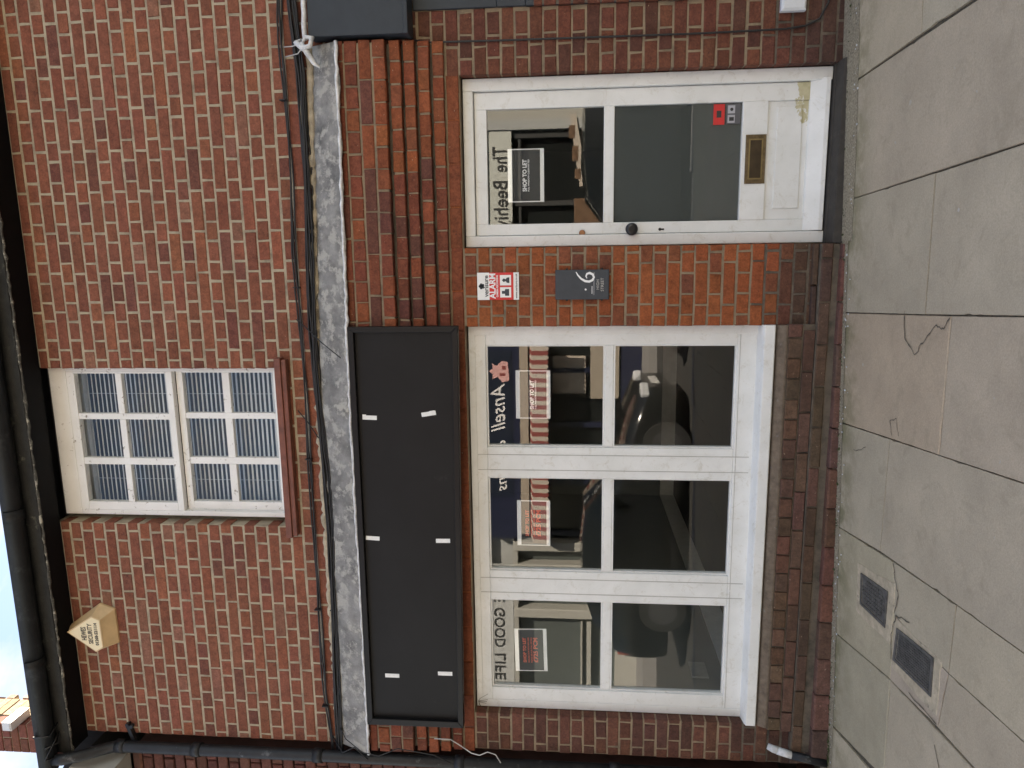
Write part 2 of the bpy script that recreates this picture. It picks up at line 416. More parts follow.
# corbelled brick courses over the shopfront
mb = MB()
def course(mbx, zb, zt, y, kind, x0, x1, ph, colfn, joint=.009, deep=None):
    L = {'s': .225, 'h': .1125}[kind]; x = x0-ph
    while x < x1:
        a, b = max(x0, x+joint/2), min(x1, x+L-joint/2)
        if b-a > .02: one_brick(mbx, a, b, zb, zt, y, (deep or (.1-y)), colfn((a+b)/2, zb), bev=.004)
        x += L+random.uniform(-.003, .003)
def ccol(x, z):
    r = random.random(); b = (.19, .056, .032) if r < .6 else (.125, .047, .035) if r < .8 else (.235, .07, .033)
    if z < 2.45 and x > .5: b = lerp(b, (.29, .085, .032), .5)
    return jitcol(b, .13, .05)
rows = [(2.656, 2.700, -.085, 's', .04), (2.580, 2.645, -.087, 'h', .06), (2.506, 2.568, -.085, 's', .12), (2.430, 2.494, -.085, 'h', .02),
        (2.354, 2.411, -.066, 'h', .03), (2.283, 2.340, -.051, 'h', .01), (2.209, 2.268, -.036, 'h', .04), (2.136, 2.194, -.021, 'h', .0)]
for zb, zt, y, kd, ph in rows: course(mb, zb, zt, y, kd, -3.0-(.02 if y > -.06 else 0), 1.118, ph, ccol)
course(mb, 2.062, 2.124, -.006, 's', -3.03, .95, .06, lambda x, z: jitcol((.21, .062, .030), .12, .05), deep=.05)
mb.box(-2.985, 1.105, -.079, .003, 2.436, 2.70, 1)
for zb, zt, y, kd, ph in rows[4:]: mb.box(-2.985, 1.105, y+.005, .003, zb+.004, zt-.004, 1); mb.box(-2.985, 1.105, y+.028, .0029, zt-.003, zt+.025, 2)  # dark backing strips paint the shadow gaps between the stepped courses
mb.build('corbel_band', ['brick', 'mortar_ochre', 'mortar_dark'], shop)

# lead flashing, its white edge and mortar fillet
mb = MB(); NX = 90; x0f, x1f = -3.0, 1.11
prof = [(-.003, 2.925), (-.03, 2.905), (-.105, 2.745)]
vs = []; fs = []
for i in range(NX+1):
    x = x0f+(x1f-x0f)*i/NX
    for j, (y, z) in enumerate(prof+[(-.112, 2.726)]):
        w = .004*math.sin(x*23+j)+random.uniform(-.004, .004)
        tt = max(0, min(1, (x+.8)/1.85)); dz = (-.005, -.01, -.035, -.026)[j]-(.075*tt if j < 2 else .03*tt)+(.008 if x < -.8 and j > 1 else 0)
        vs.append((x, y-abs(w)*.9, z+w*1.1+dz))
for i in range(NX):
    for j in range(3): a = i*4+j; fs.append((a, a+4, a+5, a+1))
mb.add(vs, fs, 0, sm=True)
fl = mb.build('lead_flashing', ['lead'], shop); sd = fl.modifiers.new('s', 'SOLIDIFY'); sd.thickness = .006; sd.offset = 1
mb = MB()
pts = [(x0f+(x1f-x0f)*i/120, -.114+random.uniform(-.004, .003), 2.705-.030*max(0, (i-64)/56)+random.uniform(-.004, .004)) for i in range(121)]
mb.tube(pts, [random.uniform(.006, .011) for _ in pts], 7)
mb.build('flashing_edge', 'lead_edge', shop)
mb = MB()
pts = [(x0f+(x1f-x0f)*i/160, -.004+random.uniform(-.003, .003), 2.925-.072*max(0, (i-85)/75)+random.uniform(-.006, .006)) for i in range(161)]
mb.tube(pts, [random.uniform(.016, .030) for _ in pts], 7)
mb.build('mortar_fillet', 'fillet', shop)
mb = MB()   # torn, curled end of the lead
pts = [(1.13, -.05, 2.90), (1.12, -.10, 2.86), (1.10, -.14, 2.875), (1.07, -.15, 2.84), (1.08, -.15, 2.80), (1.12, -.14, 2.79), (1.13, -.13, 2.83), (1.10, -.13, 2.845)]
mb.tube(pts, [.008, .012, .014, .015, .013, .014, .012, .007], 7)
mb.tube([(1.10, -.14, 2.85), (1.05, -.14, 2.82), (1.00, -.13, 2.79), (.98, -.125, 2.76)], [.012, .016, .012, .006], 6)
mb.build('torn_lead_end', 'lead_edge', shop)

# plinth under the shop window
mb = MB()
def pcol(base): return lambda x, z: jitcol(lerp(base, (.07, .06, .038), random.random()*.45), .2)
PX0, PX1 = -2.775, -.372
course(mb, .238, .306, -.042, 'h', PX0, PX1, .03, pcol((.125, .066, .046)), deep=.15)
course(mb, .172, .229, -.045, 's', PX0, PX1, .10, pcol((.125, .062, .045)), deep=.15)
course(mb, .112, .165, -.060, 's', -2.9, .05, .05, pcol((.100, .058, .042)), deep=.15)
mb2 = mb; xk = -2.95
while xk < .05:
    xe = min(xk+.225, .05); zt_ = .066+.012*(xk+2.9)/3
    one_brick(mb, xk+.003, xe-.003, -.06, zt_, -.098, .15, pcol((.145, .070, .054))(xk, 0), bev=.006); xk += .225
course(mb, .112, .165, -.030, 's', -3.0, -2.9, .0, pcol((.10, .055, .045)), deep=.1)
mb.box(PX0, PX1, -.030, .1, .17, .31, 1); mb.box(-2.9, .048, -.05, .003, .0, .170, 1); mb.box(-2.95, .045, -.085, -.05, -.15, .05, 1)
course(mb, .172, .200, -.03, 's', -.372, .05, .02, pcol((.085, .055, .04)), deep=.1)
mb.build('plinth', ['brick', 'mortar_dark'], shop)
mb = MB()
mb.prism([(.06, .367), (-.016, .358), (-.034, .322), (-.034, .308), (.06, .308)], 'x', -2.768, -.376)
mb.build('sub_sill', 'sill_brown', shop, bevel=.006)

# ---- shop window
sw = MB()
def fbox(x0, x1, z0, z1, y0=.066, y1=.12, m=None, mbx=None): (mbx or sw).box(x0, x1, y0, y1, z0, z1)
win = MB()
FX0, FX1, FZ0, FZ1 = -2.762, -.382, .44, 2.05
cols_ = [(-1.088, -.490), (-1.857, -1.272), (-2.631, -2.044)]
win.box(FX0, FX1, .066, .125, 1.953, FZ1)          # head
win.box(FX0, FX1, .066, .125, FZ0, .547)           # bottom rail
vx = [FX1]
for a, b in cols_: vx += [b, a]
vx.append(FX0)
for i in range(0, 8, 2): win.box(vx[i+1], vx[i], .066, .125, .547, 1.953)
frame = win.build('shop_window', 'white', shop, bevel=.004)
mb = MB()
for a, b in cols_:
    mb.box(a, b, .078, .116, 1.226, 1.276)
mb.build('glazing_bar', 'white', frame, bevel=.004)
mb = MB()   # raised mouldings round each light
for a, b in cols_:
    for z0, z1 in ((.547, 1.226), (1.276, 1.953)):
        t = .009
        mb.box(a, b, .080, .108, z1-t, z1); mb.box(a, b, .080, .108, z0, z0+t)
        mb.box(a, a+t, .080, .108, z0+t, z1-t); mb.box(b-t, b, .080, .108, z0+t, z1-t)
mb.build('glazing_moulding', 'white', frame)
mb = MB()
mb.box(FX0+.045, FX1-.045, .060, .0655, 2.012, 2.0495); mb.box(FX1-.05, FX1, .060, .0655, FZ0, 2.0495); mb.box(FX0, FX0+.05, .060, .0655, FZ0, 2.0495)
mb.build('architrave', 'white', frame, bevel=.0025)
mb = MB()
for (a, b) in ((cols_[0][0], cols_[1][1]), (cols_[1][0], cols_[2][1])):
    for q in (.25, .75): 
        x = b+(a-b)*q; mb.box(x-.0018, x+.0018, .0642, .067, .46, 2.01)
for a, b in cols_: mb.box(a-.09, b+.09, .0642, .067, .532, .5345)
mb.build('frame_joint', simple('paint crack', (.42, .42, .40), .7), frame)
mb = MB()
mb.prism([(.12, .452), (.0, .436), (-.022, .428), (-.024, .374), (-.008, .372), (-.006, .366), (.12, .366)], 'x', -2.764, -.376)
mb.build('window_sill', 'white', frame, bevel=.004)
for a, b in cols_:
    for z0, z1 in ((.547, 1.226), (1.276, 1.953)):
        mb = MB(); mb.box(a-.004, b+.004, .094, .098, z0-.004, z1+.004); mb.build('pane', 'glass', frame)

# ---- door
door = MB()
DX0, DX1 = .058, .944
door.box(DX0, .118, .062, .13, .128, 2.05); door.box(.880, DX1, .062, .13, .128, 2.05); door.box(.118, .880, .062, .13, 1.995, 2.05)
dfr = door.build('door', 'white', shop, bevel=.004)
lf = MB(); y0, y1 = .088, .128
lf.box(.121, .182, y0, y1, .225, 1.992); lf.box(.789, .877, y0, y1, .225, 1.992)
lf.box(.182, .789, y0, y1, 1.925, 1.992); lf.box(.182, .789, y0, y1, 1.236, 1.292); lf.box(.182, .789, y0-.003, y1, .437, .568)
lf.box(.182, .789, y0+.012, y1, .225, .437)
lf.build('door_leaf', 'peel', dfr, bevel=.003)
mb = MB(); mb.prism([(.240, .258), (.762, .262), (.758, .388), (.240, .392)], 'y', y0+.004, y0+.0115)
mb.build('raised_panel', 'peel', dfr, bevel=.003)
mb = MB(); mb.prism([(.10, .232), (.086, .230), (.052, .16), (.050, .138), (.10, .136)], 'x', .121, .893)
mb.build('weather_board', 'white', dfr, bevel=.004)
for z0, z1 in ((.568, 1.236), (1.292, 1.925)):
    mb = MB(); mb.box(.179, .792, .104, .108, z0-.003, z1+.003); mb.build('pane', 'glass', dfr)
mb = MB(); mb.box(.170, .800, .112, .118, .55, 1.25); mb.build('backing_panel', 'grey_board', dfr)
mb = MB(); mb.box(.370, .621, .078, .0845, .442, .548, bev=.003); lp = mb.build('letter_plate', 'brass', dfr)
mb = MB(); mb.box(.400, .592, .0755, .0778, .466, .524, bev=.001); mb.build('flap', simple('dark brass flap', (.07, .05, .03), .4, metal=.6, var=.3), lp)
mb = MB(); mb.box(.392, .600, .0772, .0782, .458, .532); mb.build('flap_rim', simple('bright brass rim', (.30, .23, .11), .35, metal=.8, var=.3), lp)
mb = MB(); mb.tube([(.143, .09, 1.14), (.143, .076, 1.14)], .018, 16); mb.tube([(.143, .076, 1.14), (.143, .06, 1.14), (.143, .045, 1.14), (.143, .036, 1.14), (.143, .033, 1.14)], [.014, .026, .034, .030, .016], 18)
mb.build('door_knob', 'dark_metal', dfr)
mb = MB(); mb.tube([(.128, .09, 1.407), (.128, .081, 1.407), (.128, .079, 1.407)], [.017, .017, .013], 16); mb.build('night_latch', simple('copper lock', (.30, .15, .08), .4, metal=.7, var=.3), dfr)
mb = MB(); mb.tube([(.141, .09, .985), (.141, .0858, .985)], .008, 10); mb.box(.137, .145, .0858, .09, .962, .985); mb.build('keyhole', 'dark_metal', dfr)
mb = MB(); mb.prism([(.09, .128), (-.055, .118), (-.062, .085), (-.060, .03), (.09, .03)], 'x', .052, .955)
mb.prism([(.09, .13), (.03, .13), (.03, .118), (.09, .118)], 'x', .052, .955)
mb.build('door_step', 'stone_dark', shop, bevel=.008)

# ---- interior of the empty shop
ro = MB(); X0, X1, Y0, Y1, Z0, Z1 = -3.06, 1.25, .285, 5.0, .17, 2.62
ro.box(X0-.1, X0, Y0, Y1, Z0-.1, Z1, 0); ro.box(X1, X1+.1, Y0, Y1, Z0-.1, Z1, 0); ro.box(X0-.1, X1+.1, Y1, Y1+.1, Z0-.1, Z1, 0)
ro.box(X0-.1, X1+.1, .13, Y1, Z0-.1, Z0, 1); ro.box(X0-.1, X1+.1, Y0, Y1+.1, Z1, Z1+.1, 2)
ro.box(X0-.1, X1+.1, .282, Y0, 2.1, Z1, 0)
inner = ro.build('shop_room', ['room_wall', 'room_floor', 'room_ceil'], shop)
mb = MB(); mb.box(X0, X0+.018, Y0, Y1-.018, Z0, Z0+.17); mb.box(X0, X1, Y1-.018, Y1, Z0, Z0+.17); mb.box(X1-.018, X1, Y0, Y1-.018, Z0, Z0+.17)
mb.build('skirting', 'skirting', inner)
mb = MB(); mb.box(X0, X0+.012, .92, 1.12, .46, .58, bev=.003); mb.build('wall_socket', simple('dull socket plate', (.36, .38, .37), .6), inner)

# ---- upstairs window
wu = MB()
UX0, UX1, UZ0, UZ1 = -1.545, -.617, 3.185, 4.625
gx = [(-.901, -.655), (-1.180, -.938), (-1.462, -1.223)]
rows_u = [(4.205, 4.465), (3.885, 4.165), (3.555, 3.800), (3.235, 3.508)]
wu.box(UX0, UX1, .06, .14, 4.515, UZ1); wu.box(UX0, UX1, .06, .14, UZ0, 3.205); wu.box(UX0, UX0+.03, .06, .14, 3.205, 4.515); wu.box(UX1-.025, UX1, .06, .14, 3.205, 4.515)
wf = wu.build('upstairs_window', 'flaky', shop, bevel=.004)
def sash(name, zlo, zhi, yy, rws):
    s = MB(); a0, a1 = UX0+.03, UX1-.025
    s.box(a0, a1, yy, yy+.04, rws[0][1], zhi); s.box(a0, a1, yy, yy+.04, zlo, rws[-1][0])
    s.box(a0, gx[2][0], yy, yy+.04, rws[-1][0], rws[0][1]); s.box(gx[0][1], a1, yy, yy+.04, rws[-1][0], rws[0][1])
    for p, q in ((gx[1][1], gx[0][0]), (gx[2][1], gx[1][0])): s.box(p, q, yy+.003, yy+.037, rws[-1][0], rws[0][1])
    for p, q in gx: s.box(p, q, yy+.003, yy+.037, rws[1][1], rws[0][0])
    o = s.build(name, 'flaky', wf, bevel=.003)
    g = MB()
    for z0, z1 in rws:
        for p, q in gx: g.box(p-.002, q+.002, yy+.018, yy+.021, z0-.002, z1+.002)
    g.build('pane', 'glass_up', o); return o
sash('upper_sash', 3.845, 4.515, .062, rows_u[:2]); sash('lower_sash', 3.205, 3.84, .098, rows_u[2:])
mb = MB(); mb.box(-1.63, -.548, -.055, .06, 3.12, 3.158); mb.box(-1.62, -.558, -.045, .0, 3.092, 3.12)
mb.prism([(.06, 3.20), (.0, 3.175), (-.02, 3.17), (-.02, 3.159), (.06, 3.159)], 'x', -1.57, -.616)
mb.build('tiled_sill', 'tile_red', wf, bevel=.004)
mb = MB(); mb.box(-1.62, -.55, .42, .9, 3.1, 4.7); mb.box(-1.62, -.55, .142, .42, 4.62, 4.70); mb.box(-1.62, -.55, .285, .42, 3.05, 3.1)
mb.box(-1.70, -1.62, .285, .9, 3.05, 4.7); mb.box(-.55, -.47, .285, .9, 3.05, 4.7)
mb.build('room_behind_window', 'dark_room', wf)
bl = thing('vertical_blind', 'pale blinds of narrow slats hanging inside the upstairs window', 'blind', (-1.08, .2, 4.5))
mb = MB(); z = 3.20; k = 0
while z < 4.50:
    rot = Matrix.Rotation(R(48+random.uniform(-2, 2)), 3, 'X')
    mb.obox(-1.08, .20, z, .93, .026, .0012, rot); z += .0285
mb.build('slat', 'curtain', bl)['kind'] = 'stuff'
mb = MB(); mb.box(-1.55, -.61, .18, .22, 4.50, 4.53); mb.build('head_rail', 'curtain', bl)
mb = MB()
for x in (-1.35, -.8): mb.tube([(x, .187, 3.2), (x, .187, 4.5)], .0012, 5)
mb.build('cord', 'curtain', bl)

# ---- eaves, roof
mb = MB(); mb.box(-3.06, XR, -.14, .002, 4.628, 4.645); mb.build('soffit', 'soffit', shop)
mb = MB(); mb.box(-3.06, XR, -.166, -.141, 4.622, 4.76); fa = mb.build('fascia', 'mould', shop, bevel=.004)
mb = MB(); mb.tube([(-3.06+(XR+3.06)*i/200, -.155+random.uniform(-.004, .004), 4.619+random.uniform(-.003, .003)) for i in range(201)], [random.uniform(.004, .011) for _ in range(201)], 6); mb.build('flaking_edge', 'crust', fa)
mb = MB(); mb.prism([(-.20, 4.765), (-.20, 4.785), (4.2, 7.3), (8.6, 4.8), (8.6, 4.78)], 'x', -3.08, XR)
mb.build('roof', 'roof', shop)
mb = MB()
mb.box(XR-.3, XR, .285, 8.3, -.1, 4.77); mb.box(-3.02, XR, 8.3, 8.5, -.1, 4.77); mb.box(-3.16, -3.065, .285, 8.3, -.1, 4.77)
mb.box(-3.05, XR-.31, .285, 8.2, 2.75, 2.85)
mb.build('rear_wall', 'sill_brown', shop)

# neighbour on the right sharing the brick wall: grey shop fascia
nb = thing('neighbour_shopfront', 'blue grey fascia and shopfront of the next shop, beside the white door', 'shopfront', (2.2, 0, .1))
mb = MB(); mb.box(1.135, 3.2, -.11, -.006, 2.318, 2.82); mb.build('fascia_board', 'grey_panel', nb, bevel=.004)
mb = MB(); mb.box(1.128, 3.2, -.135, -.006, 2.292, 2.316); mb.build('fascia_moulding', 'grey_panel', nb, bevel=.003)
mb = MB()
x = 1.12
pts = [(1.12+2.08*i/50, -.115+random.uniform(-.004, .003), 2.835+random.uniform(-.004, .005)) for i in range(51)]
mb.tube(pts, .013, 7); mb.build('lead_edge', 'lead_edge', nb)
mb = MB(); mb.box(1.272, 3.2, -.012, .28, .55, 1.70); mb.box(1.272, 3.2, -.012, .28, 1.85, 2.289); mb.box(1.272, 1.34, -.012, .28, 1.70, 1.85); mb.build('panelling', 'grey_panel', nb, bevel=.004)
mb = MB(); brickwork(mb, 1.27, 3.2, .02, 1.66, -.0185, .0735, 2.127, -.039, [], col_lower, joint=.011, deep=.02); mb.box(1.272, 3.2, -.014, .28, -.2, .545, 1); mb.box(1.272, 3.2, -.0145, -.0125, .545, 1.66, 1)
mb.build('stall_riser', ['brick', 'mortar_dark'], nb)

# unseen house added on the right to block sun from the pavement
nr = thing('sun_blocking_house', 'plain brick house added unseen to the right of the shop to shade the pavement', 'building', (7.6, 0, .2))
m_ = MB(); m_.box(3.22, 12, .0, 6, -.1, 4.8); m_.build('wall', simple('plain red brick wall', (.19, .07, .045), .9, var=.35, nscale=10), nr)
m_ = MB(); m_.prism([(-.2, 4.8), (-.2, 4.85), (4.2, 7.4), (8.6, 4.85), (8.6, 4.8)], 'x', 3.22, 12); m_.build('roof', 'roof', nr)
for x in (4.6, 7.2, 9.8):
    for z in (1.0, 3.1):
        m_ = MB(); m_.box(x, x+1.1, -.03, -.002, z, z+1.3); f_ = m_.build('window', 'white', nr); m_ = MB(); m_.box(x+.08, x+.52, -.036, -.031, z+.08, z+1.22); m_.box(x+.58, x+1.02, -.036, -.031, z+.08, z+1.22); m_.build('pane', 'dark_room', f_)
# ------------------------------------------------------------------ gutter and pipes
g = MB(); seg = 12; cy, cz, r = -.225, 4.742, .06
ring = [(cy+math.cos(math.pi+math.pi*k/seg)*r, cz+math.sin(math.pi+math.pi*k/seg)*r) for k in range(seg+1)]
ring = [(cy-r, cz+.01)]+ring+[(cy+r, cz+.01)]
inner_ = [(cy+(p[0]-cy)*.9, cz+.01+(p[1]-cz-.01)*.9) for p in ring][::-1]
g.prism(ring+inner_, 'x', -3.13, XR, sm=True)
gut = g.build('roof_gutter', 'black', None); tag(gut, 'black half round gutter running along the eaves above the upstairs window', 'gutter')
for x in (-2.4, -1.45, -.1, .9, 2.0, 2.95):
    b = MB(); pr = [(cy+math.cos(math.pi+math.pi*k/seg)*(r+.006), cz+math.sin(math.pi+math.pi*k/seg)*(r+.006)) for k in range(seg+1)]
    b.prism(pr+[(p[0]*1, p[1]) for p in [(cy+r*.96, cz+.002), (cy-r*.96, cz+.002)]], 'x', x-.035, x+.035, sm=True); b.build('gutter_joint', 'black', gut)
b = MB(); b.tube([(-2.95, -.275, 4.70), (-2.96, -.20, 4.67), (-2.90, -.15, 4.69), (-2.93, -.225, 4.67), (-3.02, -.287, 4.70), (-3.05, -.19, 4.66)], .006, 6); b.tube([(-2.86, -.295, 4.75), (-2.88, -.25, 4.675), (-2.84, -.155, 4.69)], .006, 6); b.build('tied_cable', 'cable', gut)

dp = MB(); PX = -3.075
dp.tube([(-3.06, -.225, 4.71), (-3.06, -.22, 4.64), (-3.065, -.17, 4.55), (-3.075, -.10, 4.47), (PX, -.062, 4.40), (PX, -.058, 4.3), (PX, -.055, 3.0), (PX-.008, -.05, .22)], .036, 16)
down = dp.build('downpipe', 'iron', None); tag(down, 'black cast iron downpipe at the left corner of the brick shop', 'downpipe')
for z in (4.36, 3.85, 3.05, 2.15, 1.2):
    b = MB(); b.tube([(PX, -.055, z-.03), (PX, -.055, z+.03)], .043, 16); b.build('pipe_collar', 'iron', down)
b = MB(); b.obox(-3.015, -.02, 4.30, .17, .03, .022, Matrix.Rotation(R(-18), 3, 'Y')); b.tube([(-2.945, -.02, 4.29), (-2.945, -.045, 4.29)], .012, 8); b.build('bracket', 'iron', down)

st = MB()
st.tube([(-2.878, -.04, .30), (-2.885, -.055, .27), (-2.89, -.06, .245)], [.018, .022, .022], 10, 1)
st.tube([(-2.89, -.06, .25), (-2.905, -.075, .17)], .022, 10, 1)
st.tube([(-2.905, -.075, .172), (-2.93, -.10, -.02)], .024, 10, 0)
stub = st.build('waste_pipe', ['iron', 'lead_edge'], None); tag(stub, 'short waste pipe, white above and black below, at the foot of the downpipe', 'pipe')

# ------------------------------------------------------------------ cables
def cable(name, pts, n, r, label, spread=.012, seed=1, mat='cable', ysp=.006):
    random.seed(seed); mbx = MB()
    for k in range(n):
        oz, oy = random.uniform(-spread, spread), -random.uniform(0, ysp)
        pp = []
        for i in range(len(pts)-1):
            a, b = pts[i], pts[i+1]; m_ = 6
            for j in range(m_):
                t = j/m_; x = a[0]+(b[0]-a[0])*t; z = a[1]+(b[1]-a[1])*t
                pp.append((x, -.012-r+oy+.003*math.sin(x*9+k), z+oz+.006*math.sin(x*5+k*1.7)+random.uniform(-.0015, .0015)))
        pp.append((pts[-1][0], -.015+oy, pts[-1][1]+oz)); mbx.tube(pp, r*random.uniform(.8, 1.15), 7)
    o = mbx.build(name, mat, None); return tag(o, label, 'cable')
cA = [(3.2, 3.01), (1.351, 3.003), (1.135, 3.011), (.483, 2.999), (.058, 3.014), (-.293, 3.006), (-.844, 3.001), (-1.528, 3.004), (-2.028, 3.006), (-2.68, 3.0), (-3.08, 2.97)]
cB = [(3.2, 2.94), (1.348, 2.93), (.975, 2.903), (.481, 2.903), (.002, 2.915), (-.294, 2.924), (-.737, 2.921), (-1.265, 2.895), (-1.525, 2.890), (-2.417, 2.908), (-3.08, 2.92)]
a = cable('cable_run', cA, 3, .0045, 'thinner upper run of black cables across the brickwork under the upstairs window', .013, 3)
b = cable('cable_run', cB, 11, .0052, 'thick lower bundle of black cables just above the lead flashing', .021, 4, ysp=.03)
for o, pts in ((a, cA), (b, cB)):
    for x in (.85, -.15, -1.15, -2.1, -2.75):
        z = min(pts, key=lambda p: abs(p[0]-x))[1]; m_ = MB(); m_.box(x-.003, x+.003, -.036, -.0, z-.018, z+.018, bev=.002); m_.build('cable_clip', 'cable', o)
w = MB(); w.tube([(-.33, -.02, 3.02), (-.37, -.03, 2.97), (-.45, -.09, 2.86), (-.535, -.135, 2.735)], .003, 6); tag(w.build('loose_wire', 'cable'), 'loose black wire slanting over the flashing to the top right of the signboard', 'wire')
w = MB(); w.tube([(-.86, -.012, 3.05), (-.93, -.02, 2.99), (-1.02, -.03, 2.93)], .003, 6); tag(w.build('loose_wire', 'cable'), 'short black wire crossing the cables just below the upstairs window', 'wire')
w = MB(); w.tube([(-2.85, -.02, 2.93), (-2.93, -.08, 2.86), (-2.98, -.13, 2.74), (-3.0, -.13, 2.64), (-2.95, -.12, 2.52), (-2.99, -.11, 2.3), (-3.04, -.11, 2.2)], .003, 6)
w.tube([(-2.95, -.02, 2.97), (-3.02, -.09, 2.88), (-2.97, -.10, 2.80), (-3.05, -.10, 2.72)], .0035, 6); tag(w.build('loose_wire', 'cable'), 'dangling black wires beside the left end of the flashing and signboard', 'wire')
w = MB(); w.tube([(-2.90, -.08, 2.30), (-2.905, -.075, 2.20), (-2.95, -.06, 2.15), (-2.98, -.09, 2.07), (-2.985, -.1, 2.02), (-2.96, -.10, 1.97), (-2.975, -.10, 1.92), (-3.03, -.10, 1.89)], .0035, 6)
tag(w.build('loose_wire', 'cable_white'), 'pale wire looping out below the left end of the signboard', 'wire')
w = MB(); w.tube([(1.125, -.02, 2.29), (1.114, -.012, 2.206), (1.11, -.009, 1.837), (1.107, -.009, 1.3), (1.105, -.009, .816), (1.109, -.011, .40), (1.12, -.012, .30), (1.15, -.013, .235), (1.22, -.023, .20), (1.30, -.023, .20)], .005, 7)
tag(w.build('door_side_cable', 'cable'), 'single thin black cable running down the brick pier right of the door', 'cable')
w = MB(); w.tube([(1.12, -.01, 3.0), (1.11, -.05, 2.93), (1.10, -.13, 2.86)], .003, 6); w.tube([(1.07, -.01, 2.99), (1.07, -.06, 2.90), (1.08, -.14, 2.84)], .003, 6)
tag(w.build('loose_wire', 'cable_white'), 'two pale wires tied to the torn lead at the right end of the flashing', 'wire')
mbx = MB(); mbx.box(1.185, 1.262, -.045, .0, .31, .43, bev=.008); bx_ = mbx.build('junction_box', 'grey_plastic'); tag(bx_, 'small pale grey plastic box low on the brick pier right of the door', 'box')
m_ = MB(); m_.box(1.195, 1.252, -.048, -.045, .32, .42, bev=.001); m_.build('lid', 'grey_plastic', bx_)

# ------------------------------------------------------------------ signboard
sb = thing('signboard', 'blank black signboard in a black frame above the shop window', 'sign', (-1.57, -.1, 2.4))
mb = MB(); mb.prism([(-2.745, 2.138), (-.393, 2.110), (-.393, 2.660), (-2.745, 2.665)], 'y', -.108, -.088); pn = mb.build('panel', 'board', sb)
mb = MB()
o_ = [(-2.782, 2.107), (-.362, 2.078), (-.364, 2.692), (-2.785, 2.698)]; i_ = [(-2.744, 2.14), (-.394, 2.112), (-.394, 2.658), (-2.744, 2.663)]
for k in range(4):
    j = (k+1) % 4; q = [o_[k], o_[j], i_[j], i_[k]]
    mb.prism(q, 'y', -.135, -.09)
mb.build('frame', 'board_frame', sb, bevel=.003)
for x, z, hh, rr in ((-.877, 2.596, .082, 2), (-.853, 2.258, .082, -9), (-1.595, 2.613, .08, 3), (-1.602, 2.200, .082, -1), (-2.467, 2.536, .086, 0), (-2.441, 2.213, .086, 0)):
    m_ = MB(); rot = Matrix.Rotation(R(rr), 3, 'Y'); m_.obox(x, -.110, z, .024, .003, hh, rot)
    if rr == 2: m_.obox(x+.012, -.1115, z+.03, .012, .003, .02, rot)
    if rr == -9: m_.obox(x+.008, -.1115, z-.02, .02, .004, .03, rot)
    m_.build('tape_strip', 'tape', sb)

# ------------------------------------------------------------------ alarm box
ab = thing('alarm_bell_box', 'cream pointed alarm box high on the upstairs brick wall under the eaves', 'alarm box', (-2.26, 0, 4.4))
bp = [(-2.262, 4.64), (-2.109, 4.425), (-2.143, 4.327), (-2.373, 4.322), (-2.405, 4.420)]
fp = [(-2.2655, 4.595), (-2.158, 4.428), (-2.180, 4.378), (-2.361, 4.376), (-2.390, 4.424)]
mb = MB(); vs = [(x, .0, z) for x, z in bp]+[(x, -.012, z) for x, z in bp]+[(x, -.092, z) for x, z in fp]
fs = [(10, 14, 13, 12, 11)]
for k in range(2):
    for i in range(5): j = (i+1) % 5; fs.append((5*k+i, 5*k+j, 5*k+5+j, 5*k+5+i))
mb.add(vs, fs); mb.build('casing', 'ochre_plastic', ab, bevel=.004)
mb = MB(); mb.prism([(x*.97-2.27*.03, z*.97+4.42*.03) for x, z in fp], 'y', -.0945, -.091); mb.build('face_plate', 'cream_face', ab)
text('lettering', 'HEWES', -2.270, -.0955, 4.488, .046, 'ink', ab, width=.088, bold=.0006)
text('lettering', 'SECURITY', -2.270, -.0955, 4.446, .040, 'ink', ab, width=.135, bold=.0005)
text('lettering', '01268-521114', -2.272, -.0955, 4.407, .028, 'ink', ab, width=.150, bold=.0006)

# ------------------------------------------------------------------ alarm sign, plaque, stickers
sg = thing('alarm_sign', 'white and red burglar alarm sign on the brick pillar above the house number', 'sign', (-.154, 0, 1.87))
sz0, sz1, sx0, sx1 = 1.752, 1.982, -.229, -.080
mb = MB(); mb.box(sx0, sx1, -.010, -.0065, sz0, sz1); mb.build('backing', 'sign_white', sg)
mb = MB(); mb.box(sx0, sx1, -.0112, -.0102, 1.782, 1.915); mb.build('red_field', 'sign_red', sg)
text('lettering', 'verisure', -.154, -.0108, 1.932, .034, 'slate', sg, width=.118, bold=.0006, ext=.0004)
text('lettering', 'ALARM', -.154, -.0118, 1.896, .046, 'white_ink', sg, width=.138, bold=.0012, ext=.0004)
text('lettering', 'CAMERA RECORDING', -.154, -.0118, 1.871, .014, 'white_ink', sg, width=.120, bold=.0004, ext=.0004)
text('lettering', 'www.verisure.co.uk', -.154, -.0108, 1.766, .016, 'ink', sg, width=.135, bold=.0002, ext=.0004)
for a, b in ((-.216, -.160), (-.150, -.094)):
    mb = MB(); mb.box(a, b, -.0122, -.0114, 1.795, 1.856); mb.build('picture_field', 'sign_white', sg)
mb = MB(); mb.prism([(-.207, 1.806), (-.170, 1.806), (-.170, 1.828), (-.180, 1.830), (-.180, 1.846), (-.196, 1.846), (-.196, 1.830), (-.207, 1.828)], 'y', -.0128, -.0124); mb.build('pictogram', 'slate', sg)
mb = MB(); mb.prism([(-.138, 1.804), (-.106, 1.804), (-.108, 1.818), (-.117, 1.824), (-.112, 1.836), (-.122, 1.845), (-.132, 1.836), (-.127, 1.824), (-.136, 1.818)], 'y', -.0128, -.0124); mb.build('pictogram', 'slate', sg)
mb = MB()
